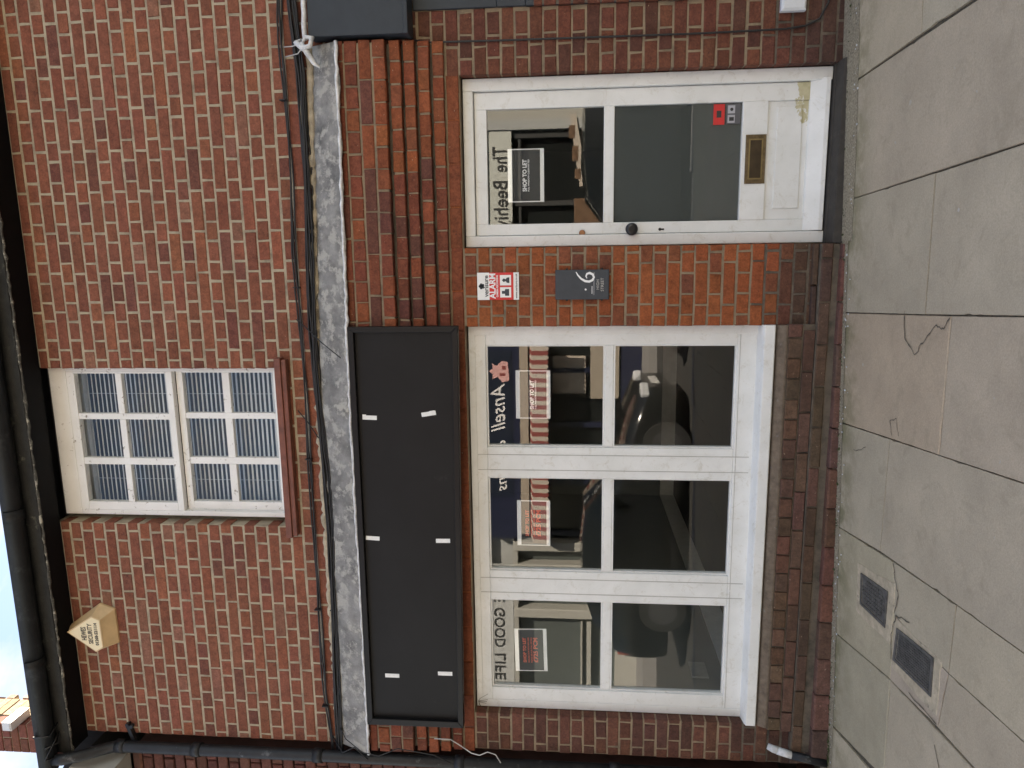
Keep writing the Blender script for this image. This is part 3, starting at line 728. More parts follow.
for k in range(5):
    t = 2*math.pi*k/5+math.pi/2; mb.tube([(-.154+.0095*math.cos(t), -.0100, 1.958+.0095*math.sin(t)), (-.154+.0095*math.cos(t), -.0112, 1.958+.0095*math.sin(t))], .0075, 10)
mb.tube([(-.154, -.0100, 1.958), (-.154, -.0112, 1.958)], .008, 10)
mb.build('rosette_emblem', 'slate', sg)

pq = thing('house_number_plaque', 'dark slate number 6 plaque on the brick pillar left of the door', 'sign', (-.15, 0, 1.4))
mb = MB(); mb.box(-.230, -.070, -.032, -.012, 1.262, 1.552, bev=.003); mb.build('slate_plate', 'slate', pq)
for z in (1.49, 1.30): mb = MB(); mb.box(-.238, -.062, -.012, -.004, z-.006, z+.006); mb.build('fixing_bar', 'dark_metal', pq)
def six(mbx, cx, cz, s, y):
    P = [(.42, 1.0), (.18, .86), (-.08, .62), (-.26, .32), (-.30, .02), (-.20, -.22), (.02, -.34), (.24, -.24), (.34, -.02), (.28, .18), (.10, .26), (-.06, .18)]
    Wd = [.03, .05, .07, .085, .09, .085, .075, .085, .09, .075, .055, .03]
    vs = []; fs = []
    for i, (x, z) in enumerate(P):
        a = P[max(i-1, 0)]; b = P[min(i+1, len(P)-1)]; t = Vector((b[0]-a[0], b[1]-a[1])).normalized(); nx, nz = -t.y, t.x
        for sgn in (-1, 1): vs.append((cx+(x+nx*Wd[i]*sgn)*s, y, cz+(z+nz*Wd[i]*sgn)*s))
    for i in range(len(P)-1): fs.append((2*i, 2*i+1, 2*i+3, 2*i+2))
    mbx.add(vs, fs)
mb = MB(); six(mb, -.112, 1.368, .072, -.0335); o = mb.build('numeral', 'white_ink', pq); s_ = o.modifiers.new('s', 'SOLIDIFY'); s_.thickness = .001
mb = MB(); mb.tube([(-.176, -.032, 1.388), (-.176, -.0335, 1.388)], .0055, 10); mb.box(-.200, -.158, -.0335, -.0322, 1.352, 1.355); mb.box(-.205, -.085, -.0328, -.0321, 1.3425, 1.3438)
mb.build('ornament', 'white_ink', pq)
text('lettering', 'HIGH', -.150, -.033, 1.322, .022, simple and 'cable_white', pq, width=.052, ext=.0004)
text('lettering', 'STREET', -.150, -.033, 1.298, .022, 'cable_white', pq, width=.072, ext=.0004)

def poster(cx, z0, z1, w, y, label, kind, tilt=0):
    t = thing('poster', label, 'poster', (cx, y, (z0+z1)/2), 'letting posters taped inside the glass')
    x0, x1 = cx-w/2, cx+w/2; bt = .024; bs = .006
    m_ = MB(); m_.box(x0, x1, y, y+.0015, z0, z1); m_.build('paper', 'sign_white', t)
    m_ = MB(); m_.box(x0+bs, x1-bs, y-.0012, y-.0002, z0+bt*.9, z1-bt); m_.build('black_print', 'poster_black', t)
    zc = (z0+z1)/2
    if kind == 'plain':
        text('lettering', 'SHOP TO LET', cx, y-.0018, zc+.006, .030, 'white_ink', t, width=.170, bold=.0012, ext=.0004)
        text('lettering', 'FULL WINDOW CLEAN FITTED', cx, y-.0018, zc-.015, .012, 'white_ink', t, width=.170, bold=.0003, ext=.0003)
    else:
        text('lettering', 'SHOP TO LET', cx, y-.0018, zc+.038, .026, 'red_ink', t, width=.165, bold=.0010, ext=.0004)
        text('lettering', 'AVAILABLE NOW WITH NEW LEASE', cx, y-.0018, zc+.014, .013, 'red_ink', t, width=.168, bold=.0002, ext=.0003)
        text('lettering', 'PLEASE ASK FOR FULL DETAILS', cx, y-.0018, zc-.004, .013, 'red_ink', t, width=.168, bold=.0002, ext=.0003)
        text('lettering', '£725 PCM', cx, y-.0018, zc-.030, .036, 'red_ink', t, width=.165, bold=.0012, ext=.0004)
    if tilt: t.rotation_euler = (0, R(tilt), 0)
poster(.443, 1.616, 1.815, .284, .1105, 'black SHOP TO LET poster with white text inside the door glass', 'plain')
poster(-.783, 1.586, 1.786, .284, .1005, 'SHOP TO LET poster with white text in the right-hand light of the shop window', 'plain')
poster(-1.566, 1.590, 1.787, .284, .1005, 'poster with red rent text in the middle light of the shop window', 'rent')
poster(-2.393, 1.613, 1.811, .284, .1005, 'poster with red rent text in the left-hand light of the shop window', 'rent', -1.5)

t = thing('door_sticker', 'small red sticker low on the right of the door glass', 'sticker', (.73, .103, .68))
m_ = MB(); m_.box(.679, .783, .1028, .1036, .658, .716); m_.build('red_face', 'sign_red', t)
m_ = MB(); m_.box(.715, .75, .1022, .1027, .675, .70); m_.build('printed_mark', 'ink', t)
t = thing('security_sticker', 'grey sticker with two camera pictures in the lower right corner of the door glass', 'sticker', (.73, .103, .61))
m_ = MB(); m_.box(.681, .783, .1028, .1036, .577, .650); m_.build('dark_face', simple('grey sticker', (.10, .10, .11), .5), t)
m_ = MB(); m_.box(.735, .775, .1022, .1027, .605, .642); m_.box(.687, .727, .1022, .1027, .605, .642); m_.build('picture_square', simple('pale sticker square', (.42, .42, .46), .5), t)
m_ = MB(); m_.tube([(.755, .1021, .622), (.755, .1016, .622)], .009, 8); m_.build('printed_mark', 'ink', t); m_ = MB(); m_.box(.697, .716, .1016, .1021, .610, .634); m_.build('printed_mark', 'ink', t)

# ------------------------------------------------------------------ ground
def gz(x, y): return .063+.033*x
SL = [
 # (polygon, tone)
 ([(4.0, -.14), (4.0, -.80), (.845, -.812), (.822, -.14)], 0),
 ([(4.0, -.80), (4.0, -1.95), (.86, -1.95), (.845, -.812)], 1),
 ([(.822, -.14), (.855, -1.95), (.345, -1.95), (.262, -.14)], 0),
 ([(.262, -.10), (.298, -.983), (-.2475, -.961), (-.305, -.10)], 1),
 ([(.298, -.983), (.345, -1.95), (-.175, -1.95), (-.234, -1.160), (-.2475, -.961)], 0),
 ([(-.305, -.10), (-.234, -1.160), (-.781, -1.131), (-.825, -.699), (-.890, -.10)], 2),
 ([(-.234, -1.160), (-.175, -1.95), (-.690, -1.95), (-.781, -1.131)], 0),
 ([(-.890, -.10), (-.825, -.699), (-1.382, -.652), (-1.470, -.10)], 1),
 ([(-.825, -.699), (-.690, -1.95), (-1.240, -1.95), (-1.304, -1.321), (-1.382, -.652)], 0),
 ([(-1.470, -.10), (-1.370, -.79), (-1.61, -.83), (-1.935, -.817), (-2.095, -.10)], 3),
 ([(-1.370, -.79), (-1.304, -1.321), (-1.60, -1.300), (-1.61, -.83)], 1),
 ([(-1.61, -.83), (-1.60, -1.300), (-1.870, -1.245), (-1.935, -.817)], 4),
 ([(-1.304, -1.321), (-1.240, -1.95), (-1.53, -1.95), (-1.60, -1.300)], 0),
 ([(-1.60, -1.300), (-1.53, -1.95), (-1.80, -1.95), (-1.87, -1.245)], 1),
 ([(-2.095, -.10), (-1.935, -.817), (-2.46, -.80), (-2.67, -.10)], 5),
 ([(-1.935, -.817), (-1.80, -1.95), (-2.35, -1.95), (-2.46, -.80)], 1),
 ([(-2.67, -.10), (-2.50, -.80), (-3.10, -.80), (-3.25, -.10)], 0),
 ([(-2.46, -.80), (-2.35, -1.95), (-3.0, -1.95), (-3.10, -.80)], 1),
]
tones = [(.470, .405, .300), (.460, .400, .297), (.490, .390, .280), (.455, .393, .285), (.475, .408, .305), (.440, .388, .275)]
def clean(p):
    a = sum(p[i][0]*p[(i+1) % len(p)][1]-p[(i+1) % len(p)][0]*p[i][1] for i in range(len(p)))
    return p if a > 0 else p[::-1]
def inset(p, d):
    n = len(p); out = []
    for i in range(n):
        a, b, c = Vector(p[i-1]), Vector(p[i]), Vector(p[(i+1) % n])
        e1 = (b-a).normalized(); e2 = (c-b).normalized(); n1 = Vector((-e1.y, e1.x)); n2 = Vector((-e2.y, e2.x))
        k = 1+n1.dot(n2); out.append(tuple(b+(n1+n2)*(d/max(k, .3))))
    return out
pv = MB()
def slab_poly(p, tone, gap=.0022):
    p = clean(p); c = jitcol(tones[tone], .04, .02)
    def sub(pp, am):
        out = []
        for i in range(len(pp)):
            A, B = Vector(pp[i]), Vector(pp[(i+1) % len(pp)]); k_ = max(1, int((B-A).length/.035)); nn = Vector((-(B-A).y, (B-A).x)).normalized()
            for j in range(k_): out.append(tuple(A+(B-A)*(j/k_)+nn*(random.uniform(0, am)+(random.uniform(.002, .006) if random.random() < .05 else 0))))
        return out
    random.seed(int(abs(p[0][0]*1000)+abs(p[0][1]*977))); q = sub(inset(p, gap), .0012); n = len(q)
    random.seed(int(abs(p[0][0]*1000)+abs(p[0][1]*977))); q2 = sub(inset(p, gap+.003), .0035); q2 = q2 if len(q2) == n else q
    vs = [(x, y, gz(x, y)-.0035) for x, y in q]+[(x, y, gz(x, y)) for x, y in q2]+[(x, y, gz(x, y)-.02) for x, y in q]
    fs = [tuple(range(n, 2*n))]
    for i in range(n): j = (i+1) % n; fs.append((i, j, n+j, n+i)); fs.append((2*n+i, 2*n+j, j, i))
    pv.add(vs, fs, 0, c)
for p, tn in SL: slab_poly(p, tn)
xs = [-8, -7.3, -6.6, -5.9, -5.2, -4.5, -3.8, -3.13]
for i in range(7):
    slab_poly([(xs[i], -.1), (xs[i+1], -.1), (xs[i+1]+.03, -1.0), (xs[i]+.03, -1.0)], i % 2); slab_poly([(xs[i], -1.0), (xs[i+1], -1.0), (xs[i+1], -1.95), (xs[i], -1.95)], (i+1) % 2)
for r_ in range(3):
    y1 = -1.95-r_*.82; y0 = y1-.82; x = -8+(.4 if r_ % 2 else 0)
    while x < 8:
        w_ = random.choice((.6, .75, .9)); slab_poly([(x, y0), (x+w_, y0), (x+w_, y1), (x, y1)], random.choice((0, 1, 1, 0, 3))); x += w_
pv.add([(-30, -4.41, gz(-30, 0)-.012), (30, -4.41, gz(30, 0)-.012), (30, .5, gz(30, 0)-.012), (-30, .5, gz(-30, 0)-.012)], [(0, 1, 2, 3)], 1)
m, n, l, b, o = nt('paving'); 
# paving stone with moss towards the wall and grit spots
v = coords(n, l); a = n.new('ShaderNodeVertexColor'); a.layer_name = 'Col'
c = mix(n, l, 1.0, a.outputs['Color'], ramp(n, l, noise(n, l, 140, 7, .8, v), [(.28, .78), (.72, 1.18)]), 'MULTIPLY')
c = mix(n, l, 1.0, c, ramp(n, l, noise(n, l, 2.6, 6, .65, v), [(.3, .84), (.7, 1.08)]), 'MULTIPLY')
sx = n.new('ShaderNodeSeparateXYZ'); l.new(v, sx.inputs[0])
mr = n.new('ShaderNodeMapRange'); mr.inputs[1].default_value = -.42; mr.inputs[2].default_value = -.10; l.new(sx.outputs[1], mr.inputs[0])
mm = n.new('ShaderNodeMath'); mm.operation = 'MULTIPLY'; l.new(mr.outputs[0], mm.inputs[0]); l.new(ramp(n, l, noise(n, l, 5, 6, .7, v), [(.42, 0), (.6, 1)]), mm.inputs[1])
c = mix(n, l, mm.outputs[0], c, (.17, .16, .085))
c = mix(n, l, ramp(n, l, noise(n, l, 9, 9, .75, v, .8), [(.52, 0), (.68, .5)]), c, (.31, .265, .19))
c = mix(n, l, ramp(n, l, noise(n, l, 16, 3, .5, v), [(.735, 0), (.75, .6)]), c, (.45, .44, .38))
vo = n.new('ShaderNodeTexVoronoi'); vo.inputs['Scale'].default_value = 2.6; l.new(v, vo.inputs['Vector'])
c = mix(n, l, ramp(n, l, vo.outputs['Distance'], [(.018, .8), (.024, 0)]), c, (.52, .51, .47))
l.new(c, b.inputs['Base Color']); b.inputs['Roughness'].default_value = .9; b.inputs['Specular IOR Level'].default_value = .25
p_ = bump(n, l, noise(n, l, 14, 6, .6, v), .35, .006, b); bump(n, l, noise(n, l, 200, 4, .7, v), .5, .002, b, p_)
M['paving'] = m
tag(pv.build('pavement', ['paving', 'joint']), kind='structure')
# pebbly cement strip against the wall
mb = MB(); N = 220
vs = []; fs = []
for i in range(N+1):
    x = .06+(4-.06)*i/N; w_ = .125+.012*math.sin(x*3)+random.uniform(-.006, .006)
    if x < 0.96: pass
    vs += [(x, .0, gz(x, 0)+.012), (x, -w_*.6, gz(x, 0)+.009+random.uniform(0, .002)), (x, -w_-.05, gz(x, 0)+.002)]
for i in range(N):
    for j in range(2): a_ = i*3+j; fs.append((a_, a_+1, a_+4, a_+3))
mb.add(vs, fs, sm=True); mb.add([(-3.3, -.16, gz(-3.3, 0)+.003), (.06, -.13, gz(.06, 0)+.003), (.06, .0, gz(.06, 0)+.012), (-3.3, .0, gz(-3.3, 0)+.012)], [(0, 1, 2, 3)], 0)
tag(mb.build('cement_strip', 'grit'), kind='structure')
# cement surround patches near the covers, with cracks
mb = MB()
def patch(p, h, mi=0): 
    p = clean(p); n_ = len(p); q2 = inset(p, .006)
    mb.add([(x, y, gz(x, y)-.003) for x, y in p]+[(x, y, gz(x, y)+h) for x, y in q2], [tuple(range(n_, 2*n_))]+[(i, (i+1) % n_, n_+(i+1) % n_, n_+i) for i in range(n_)], mi)
def wob(p, k=3, a=.012):
    out = []
    for i in range(len(p)):
        A, B = p[i], p[(i+1) % len(p)]
        for j in range(k): t = j/k; out.append((A[0]+(B[0]-A[0])*t+random.uniform(-a, a), A[1]+(B[1]-A[1])*t+random.uniform(-a, a)))
    return out
patch(wob([(-1.545, -.40), (-1.46, -.83), (-1.77, -.81), (-1.815, -.40)], 4, .007), .0022)
patch(wob([(-1.615, -.84), (-1.575, -1.25), (-1.835, -1.235), (-1.865, -.83)], 4, .005), .0024)
tag(mb.build('cement_surround', 'cement'), kind='structure')
mb = MB()
def crack(p, w=.0028):
    pts = []
    for A, B in zip(p, p[1:]):
        for j in range(5): t = j/5; pts.append((A[0]+(B[0]-A[0])*t+random.uniform(-.006, .006), A[1]+(B[1]-A[1])*t+random.uniform(-.006, .006)))
    pts.append(p[-1])
    for A, B in zip(pts, pts[1:]):
        d = (Vector(B)-Vector(A)).normalized(); nn = Vector((-d.y, d.x))*w*random.uniform(.5, 1.3)
        z = .0032; mb.add([(A[0]+nn.x, A[1]+nn.y, gz(A[0], 0)+z), (A[0]-nn.x, A[1]-nn.y, gz(A[0], 0)+z), (B[0]-nn.x, B[1]-nn.y, gz(B[0], 0)+z), (B[0]+nn.x, B[1]+nn.y, gz(B[0], 0)+z)], [(0, 1, 2, 3)])
crack([(-.24, -.79), (-.36, -.80), (-.42, -.90), (-.36, -.96), (-.28, -1.06), (-.29, -1.12), (-.24, -1.16)])
crack([(-.80, -.72), (-.74, -.70), (-.72, -.76), (-.79, -.79)], .002)
crack([(-1.37, -.80), (-1.43, -.82), (-1.50, -.86), (-1.60, -.83)]); crack([(-1.56, -.98), (-1.60, -.85), (-1.72, -.81), (-1.83, -.82)])
crack([(-1.95, -1.23), (-2.08, -1.31)]); crack([(-1.88, -1.0), (-1.86, -1.24)])
crack([(-.99, -.3), (-.93, -.45)], .0015)
tag(mb.build('pavement_cracks', 'joint'), kind='structure')

def cover(name, label, quad, nx, ny, fan=False):
    q = [Vector((x, y, gz(x, y)+.0035)) for x, y in quad]; base = sum(q, Vector())/4
    t = thing(name, label, 'manhole cover', tuple(base), 'cast iron covers set in the pavement')
    def P(u, v_, h=0): return q[0].lerp(q[1], v_).lerp(q[3].lerp(q[2], v_), u)+Vector((0, 0, h))
    m_ = MB(); 
    def qb(u0, u1, v0, v1, h0, h1, mbx):
        vs = [P(u0, v0, h0), P(u1, v0, h0), P(u1, v1, h0), P(u0, v1, h0), P(u0, v0, h1), P(u1, v0, h1), P(u1, v1, h1), P(u0, v1, h1)]
        mbx.add(vs, [(4, 7, 6, 5), (0, 1, 5, 4), (1, 2, 6, 5), (2, 3, 7, 6), (3, 0, 4, 7)])
    for a in ((0, 1, 0, .05), (0, 1, .95, 1), (0, .08, .05, .95), (.92, 1, .05, .95)): qb(*a, -.01, .004, m_)
    m_.build('frame', 'castiron', t)
    m_ = MB(); qb(.09, .91, .06, .94, -.012, -.001, m_)
    du, dv = .80/nx, .86/ny
    for i in range(nx):
        for j in range(ny):
            u, v_ = .10+du*i, .07+dv*j
            if fan and ((u+du/2-.5)**2*.9+(v_+dv/2-.5)**2 > .19): continue
            qb(u+du*.18, u+du*.82, v_+dv*.18, v_+dv*.82, -.001, .0025, m_)
    m_.build('tread_plate', 'castiron', t)
cover('stopcock_cover', 'smaller cast iron cover with a square grid, nearer the shop wall', [(-1.579, -.458), (-1.529, -.764), (-1.714, -.751), (-1.744, -.462)], 7, 11, True)
cover('manhole_cover', 'larger cast iron cover with fine studs, farther from the shop wall', [(-1.649, -.869), (-1.599, -1.194), (-1.773, -1.190), (-1.818, -.846)], 11, 20)

# weeds, grit and twigs
random.seed(5); mb = MB()
for k in range(260):
    x = random.choice((random.uniform(-2.95, 1.3), random.uniform(-2.95, -.3), random.gauss(-2.9, .1))); y = -.105-random.random()*.03 if x < .05 else -.07-random.random()*.03
    if .04 < x < .97: y = -.07-random.random()*.02
    s_ = random.uniform(.004, .011); rot = Matrix.Rotation(random.uniform(0, 6), 3, 'Z') @ Matrix.Rotation(random.uniform(-1, 1), 3, 'X')
    mb.add([Vector((x, y, gz(x, 0)+.012))+rot @ Vector(p)*s_ for p in ((-1, 0, 0), (0, -.4, .6), (1, 0, .3), (0, .5, .2))], [(0, 1, 2, 3)])
tag(mb.build('moss', 'moss'), 'moss and tiny weeds along the foot of the wall', 'moss', kind='stuff')
mb = MB()
for k in range(150):
    x = random.uniform(-2.9, 3); y = -.12-abs(random.gauss(0, .03)); r_ = random.uniform(.0015, .0045)
    mb.obox(x, y, gz(x, 0)+.004, r_*2, r_*1.6, r_, Matrix.Rotation(random.uniform(0, 3), 3, 'Z'))
tag(mb.build('gravel', 'grey_plastic'), 'pale grit scattered along the foot of the wall', 'gravel', kind='stuff')
mb = MB()
for k in range(7):
    a_ = random.uniform(-.6, .9); L_ = random.uniform(.05, .11); mb.tube([(-2.72, .05, 2.04), (-2.72+a_*L_*.4, .03, 2.045-L_*.2), (-2.72+a_*L_, .01, 2.02-L_*.5)], .0012, 4)
tag(mb.build('dry_weed', 'twig'), 'little dry weed hanging at the top left corner of the shop window', 'plant')

# road, kerb, far pavement
mb = MB(); mb.add([(-60, -9.6, -.09-1.2), (60, -9.6, -.09+1.2), (60, -4.56, -.09+1.2), (-60, -4.56, -.09-1.2)], [(0, 1, 2, 3)])
road = mb.build('road', 'asphalt'); 
for v_ in road.data.vertices: v_.co.z = -.09+.02*v_.co.x
tag(road, kind='structure')
mb = MB(); x = -30
while x < 30:
    a_ = gz(x, 0); mb.box(x+.003, x+.907, -4.55, -4.41, a_-.3, a_+.005+.015, bev=.01); x += .91
tag(mb.build('kerb', 'kerb'), kind='structure')
mb = MB(); mb.add([(-60, -60, -.35), (60, -60, -.35), (60, 60, -.35), (-60, 60, -.35)], [(0, 1, 2, 3)]); tag(mb.build('ground', 'asphalt'), kind='structure')
mb = MB(); mb.box(-30, 30, -11.0, -9.5, -.3, .02); tag(mb.build('far_pavement', 'kerb'), kind='structure')

# ------------------------------------------------------------------ neighbours on the left
nl = thing('left_neighbour_house', 'brown painted house adjoining the left corner beside the downpipe', 'building', (-4.5, 0, 0))
mb = MB(); mb.box(-7.5, -3.165, .034, 6, -.2, 4.355); mb.build('wall', simple('brown painted render', (.10, .05, .042), .8, var=.3, nscale=7, bumps=.5), nl)
mb = MB(); brickwork(mb, -7.5, -3.115, -.1, 4.3, .012, .0735, 4.35, 0, [], lambda x, z: jitcol((.12, .048, .036), .25), deep=.02); mb.build('brick_face', 'brick', nl)
mb = MB(); mb.box(-7.6, -3.165, -.16, .02, 4.36, 4.66); mb.build('white_fascia', 'opp_white', nl, bevel=.005)
mb = MB(); mb.tube([(-7.6, -.22, 4.68), (-3.19, -.22, 4.68)], .055, 12); mb.build('grey_gutter', 'lead', nl)
mb = MB(); mb.prism([(-.16, 4.665), (-.2, 4.69), (3.5, 6.0), (7, 4.69), (7, 4.665)], 'x', -7.6, -3.18); mb.build('roof', 'roof', nl)
ch = thing('chimney_stack', 'stepped brick chimney beyond the left end of the gutter, its sunlit side painted in paler brick', 'chimney', (-3.9, 1.3, 4.7))
mb = MB()
random.seed(9)
cc = lambda x, z: jitcol((.30, .17, .10), .25)
for k in range(26):
    z = 4.7+k*.075; yb = 2.6-.055*k-(.12 if k % 4 < 2 else 0); x0_, x1_ = -4.02, -3.76
    for xa, xb in ((x0_, x0_+.125), (x0_+.135, x1_)) if k % 2 else ((x0_, x1_),): mb.box(xa, xb-.002, 1.0, 1.1, z+.004, z+.071, 0, jitcol((.16, .06, .04), .25), bev=.004)
    y_ = 1.105
    while y_ < yb: mb.box(x1_-.1, x1_+random.uniform(0, .012), y_, min(y_+.215, yb), z+.004, z+.071, 0, jitcol((.27, .20, .13), .25), bev=.004); y_ += .225  # side bricks coloured paler than the front to look sunlit
    mb.box(x0_+.01, x1_-.004, 1.01, yb-.005, z, z+.075, 1)
mb.build('stack', ['brick', 'mortar_pale'], ch)
mb = MB(); mb.box(-3.755, -3.68, .90, 1.12, 6.02, 6.10, bev=.01); mb.build('white_trim', 'grey_plastic', ch)

# ------------------------------------------------------------------ opposite side of the street (seen mirrored in the glass)
OY = -11.0
def opp_building(name, label, x0, x1, h, wallm):
    t = thing(name, label, 'building', ((x0+x1)/2, OY, 0))
    m_ = MB(); m_.box(x0, x1, OY-6, OY-.3, -.3, h); m_.box(x0, x1, OY-.3, OY, 3.45, h); m_.build('wall', wallm, t)
    m_ = MB(); m_.prism([(OY+.25, h), (OY+.25, h+.06), (OY-3, h+2.2), (OY-6.2, h+.06), (OY-6.2, h)], 'x', x0, x1); m_.build('roof', 'roof', t)
    k = int((x1-x0)//2); 
    for i in range(k):
        cx = x0+(i+.5)*(x1-x0)/k
        m_ = MB(); m_.box(cx-.5, cx+.5, OY, OY+.05, 4.1, 5.6); f_ = m_.build('window', 'opp_white', t)
        m_ = MB(); m_.box(cx-.43, cx-.02, OY+.051, OY+.055, 4.18, 5.52); m_.box(cx+.02, cx+.43, OY+.051, OY+.055, 4.18, 5.52); m_.build('pane', 'opp_glass', f_)
    return t
# 1 beehive
b1 = opp_building('salon_building', 'pale rendered building with The Beehive sign, across the street', -1.55, 9, 6.3, 'opp_white')
m_ = MB(); m_.box(-1.5, 2.55, OY-.1, OY+.10, 2.73, 3.22); m_.build('sign_panel', 'opp_sign', b1)
m_ = MB(); m_.box(-1.5, 2.75, OY-.1, OY+.13, 3.222, 3.30); m_.box(2.552, 2.75, OY-.1, OY+.13, .02, 3.22); m_.build('sign_trim', 'opp_grey', b1)
text('lettering', 'The', 1.983, OY+.11, 2.955, .42, 'ink', b1, face=1, width=.50, bold=.003)
text('lettering', 'Beehive', 1.00, OY+.11, 2.955, .42, 'ink', b1, face=1, width=1.10, bold=.003)
text('lettering', 'SALON', .55, OY+.11, 2.765, .11, 'ink', b1, face=1, width=.40)
m_ = MB(); m_.box(-1.5, 2.55, OY-.28, OY-.1, .3, 2.73); m_.build('shop_glass', 'opp_glass', b1)
m_ = MB()
for x in (-1.45, -.2, 1.1, 2.45): m_.box(x-.05, x+.05, OY-.1, OY+.04, .3, 2.72)
m_.box(-1.5, 2.55, OY-.1, OY+.06, .02, .45); m_.box(-1.5, 2.55, OY-.1, OY+.02, 2.55, 2.6); m_.build('shop_frame', simple('charcoal paint', (.05, .05, .05), .5), b1)
m_ = MB(); m_.box(2.76, 9, OY-.28, OY-.02, -.1, 3.45); m_.build('ground_floor_wall', 'opp_white', b1)
m_ = MB(); m_.prism([(1.42, 1.19), (2.82, 1.42), (2.82, 1.55), (1.40, 1.34)], 'y', OY+.12, OY+.16); tb = m_.build('hanging_board', 'awn_cream'); tag(tb, 'cream board with brown patches in front of the salon window, seen reflected in the door', 'board')
m_ = MB()
for a_, b_ in ((1.55, 1.75), (1.9, 2.2), (2.35, 2.6)): m_.box(a_, b_, OY+.162, OY+.166, 1.30+(a_-1.4)*.15, 1.42+(a_-1.4)*.15)
m_.build('brown_patch', 'wood', tb)
m_ = MB(); m_.box(.30, 1.15, OY+.1, OY+.4, .62, 1.45, bev=.02); tag(m_.build('timber_crate', 'wood'), 'brown timber display unit standing outside the salon across the street', 'display unit')
# 2 navy butcher
b2 = opp_building('navy_shop_building', 'navy shop with a red striped awning, across the street', -6.2, -1.56, 6.8, simple('dark red brick opposite', (.22, .10, .07), .9, var=.3, nscale=9))
m_ = MB(); m_.box(-6.18, -1.58, OY-.1, OY+.14, 2.62, 3.42); m_.build('fascia_board', 'navy', b2)
m_ = MB(); m_.box(-5.22, -1.95, OY+.142, OY+.16, 2.78, 3.36, bev=.01); m_.build('sign_panel', simple('deep navy sign', (.012, .018, .035), .4), b2)
text('lettering', 'Ansell', -3.20, OY+.165, 3.07, .44, 'white_ink', b2, face=1, width=1.08, shear=.35, bold=.003)
text('lettering', '&', -4.02, OY+.165, 3.06, .40, 'white_ink', b2, face=1, shear=.3, bold=.003)
text('lettering', 'Sons', -4.72, OY+.165, 3.03, .36, 'white_ink', b2, face=1, width=.72, shear=.35, bold=.003)
m_ = MB(); m_.prism([(-2.6, 2.83), (-2.2, 2.86), (-2.17, 2.98), (-2.28, 3.10), (-2.22, 3.2), (-2.34, 3.18), (-2.4, 3.28), (-2.46, 3.18), (-2.58, 3.2), (-2.52, 3.08), (-2.64, 2.98)], 'y', OY+.163, OY+.17); m_.build('emblem', 'pink', b2)
for q_ in ((-2.36, -2.28, 2.90, 2.98), (-2.5, -2.44, 2.92, 3.04)): m_ = MB(); m_.box(q_[0], q_[1], OY+.171, OY+.174, q_[2], q_[3]); m_.build('emblem_mark', 'awn_red', b2)
m_ = MB(); m_.box(-6.18, -1.58, OY-.28, OY-.1, .2, 2.62); m_.build('shop_glass', 'opp_glass', b2)
m_ = MB()
for x in (-6.1, -4.9, -3.6, -2.4, -1.64): m_.box(x-.05, x+.05, OY-.1, OY+.03, .45, 2.60)
m_.box(-6.18, -1.58, OY-.1, OY+.06, -.1, .45); m_.build('shop_frame', 'navy', b2)
aw = MB(); k = 0; x = -1.60
while x > -6.05:
    x2 = max(x-.095, -6.05); mi = k % 2
    aw.add([(x, OY+.2, 2.40), (x2, OY+.2, 2.40), (x2, OY+.7, 2.31), (x, OY+.7, 2.31)], [(0, 1, 2, 3)], mi)
    aw.add([(x, OY+.7, 2.31), (x2, OY+.7, 2.31), (x2, OY+.71, 2.00), ((x+x2)/2, OY+.71, 1.965), (x, OY+.71, 2.00)], [(0, 1, 2, 3, 4)], mi)
    x = x2; k += 1
awn = aw.build('awning', ['awn_cream', 'awn_red'], b2); s_ = awn.modifiers.new('s', 'SOLIDIFY'); s_.thickness = .006
m_ = MB(); m_.box(-6.0, -1.6, OY+.16, OY+.34, 2.42, 2.60); m_.build('awning_cassette', 'awn_tan', b2)
m_ = MB(); m_.box(-2.9, -2.1, OY-.08, OY+.02, 1.2, 1.9); m_.build('window_display', 'awn_cream', b2)
m_ = MB(); m_.box(-3.0, -1.7, OY+.0, OY+.1, .5, 1.1); m_.build('tan_panel', 'awn_tan', b2)  # plain tan panel low in the shopfront
# 3 the good life
b3 = opp_building('grey_shop_building', 'pale grey painted shop lettered THE GOOD LIFE, across the street', -13.5, -6.22, 6.0, 'opp_grey')
m_ = MB(); m_.box(-11.5, -6.9, OY-.1, OY+.10, 2.82, 3.40); m_.build('sign_panel', simple('pale sign paint', (.50, .51, .50), .6), b3)
text('lettering', 'THE', -6.98-.42, OY+.11, 3.13, .34, 'ink', b3, face=1, width=.70, bold=.003)
text('lettering', 'GOOD', -8.38, OY+.11, 3.13, .34, 'ink', b3, face=1, width=.98, bold=.003)
text('lettering', 'LIFE', -9.36, OY+.11, 3.13, .34, 'ink', b3, face=1, width=.64, bold=.003)
text('lettering', '&', -10.0, OY+.11, 3.13, .34, 'ink', b3, face=1, bold=.01)
m_ = MB()
for x, w_ in ((-6.35, .22), (-6.85, .16), (-7.95, .22), (-11.4, .3)): m_.box(x-w_/2, x+w_/2, OY-.1, OY+.22, -.1, 2.79, bev=.02)
m_.box(-11.5, -6.24, OY-.28, OY+.12, -.1, .50); m_.box(-11.5, -6.24, OY-.1, OY+.18, 2.70, 2.80); m_.box(-10.2, -8.2, OY-.1, OY+.05, 1.05, 1.15); m_.box(-10.2, -8.2, OY-.1, OY+.05, 1.25, 1.29); m_.build('pilaster', 'opp_white', b3)
m_ = MB(); m_.box(-11.5, -6.24, OY-.28, OY-.12, .5, 2.7); m_.build('shop_glass', simple('grey green shop glass', (.10, .115, .11), .2, bumps=0), b3)
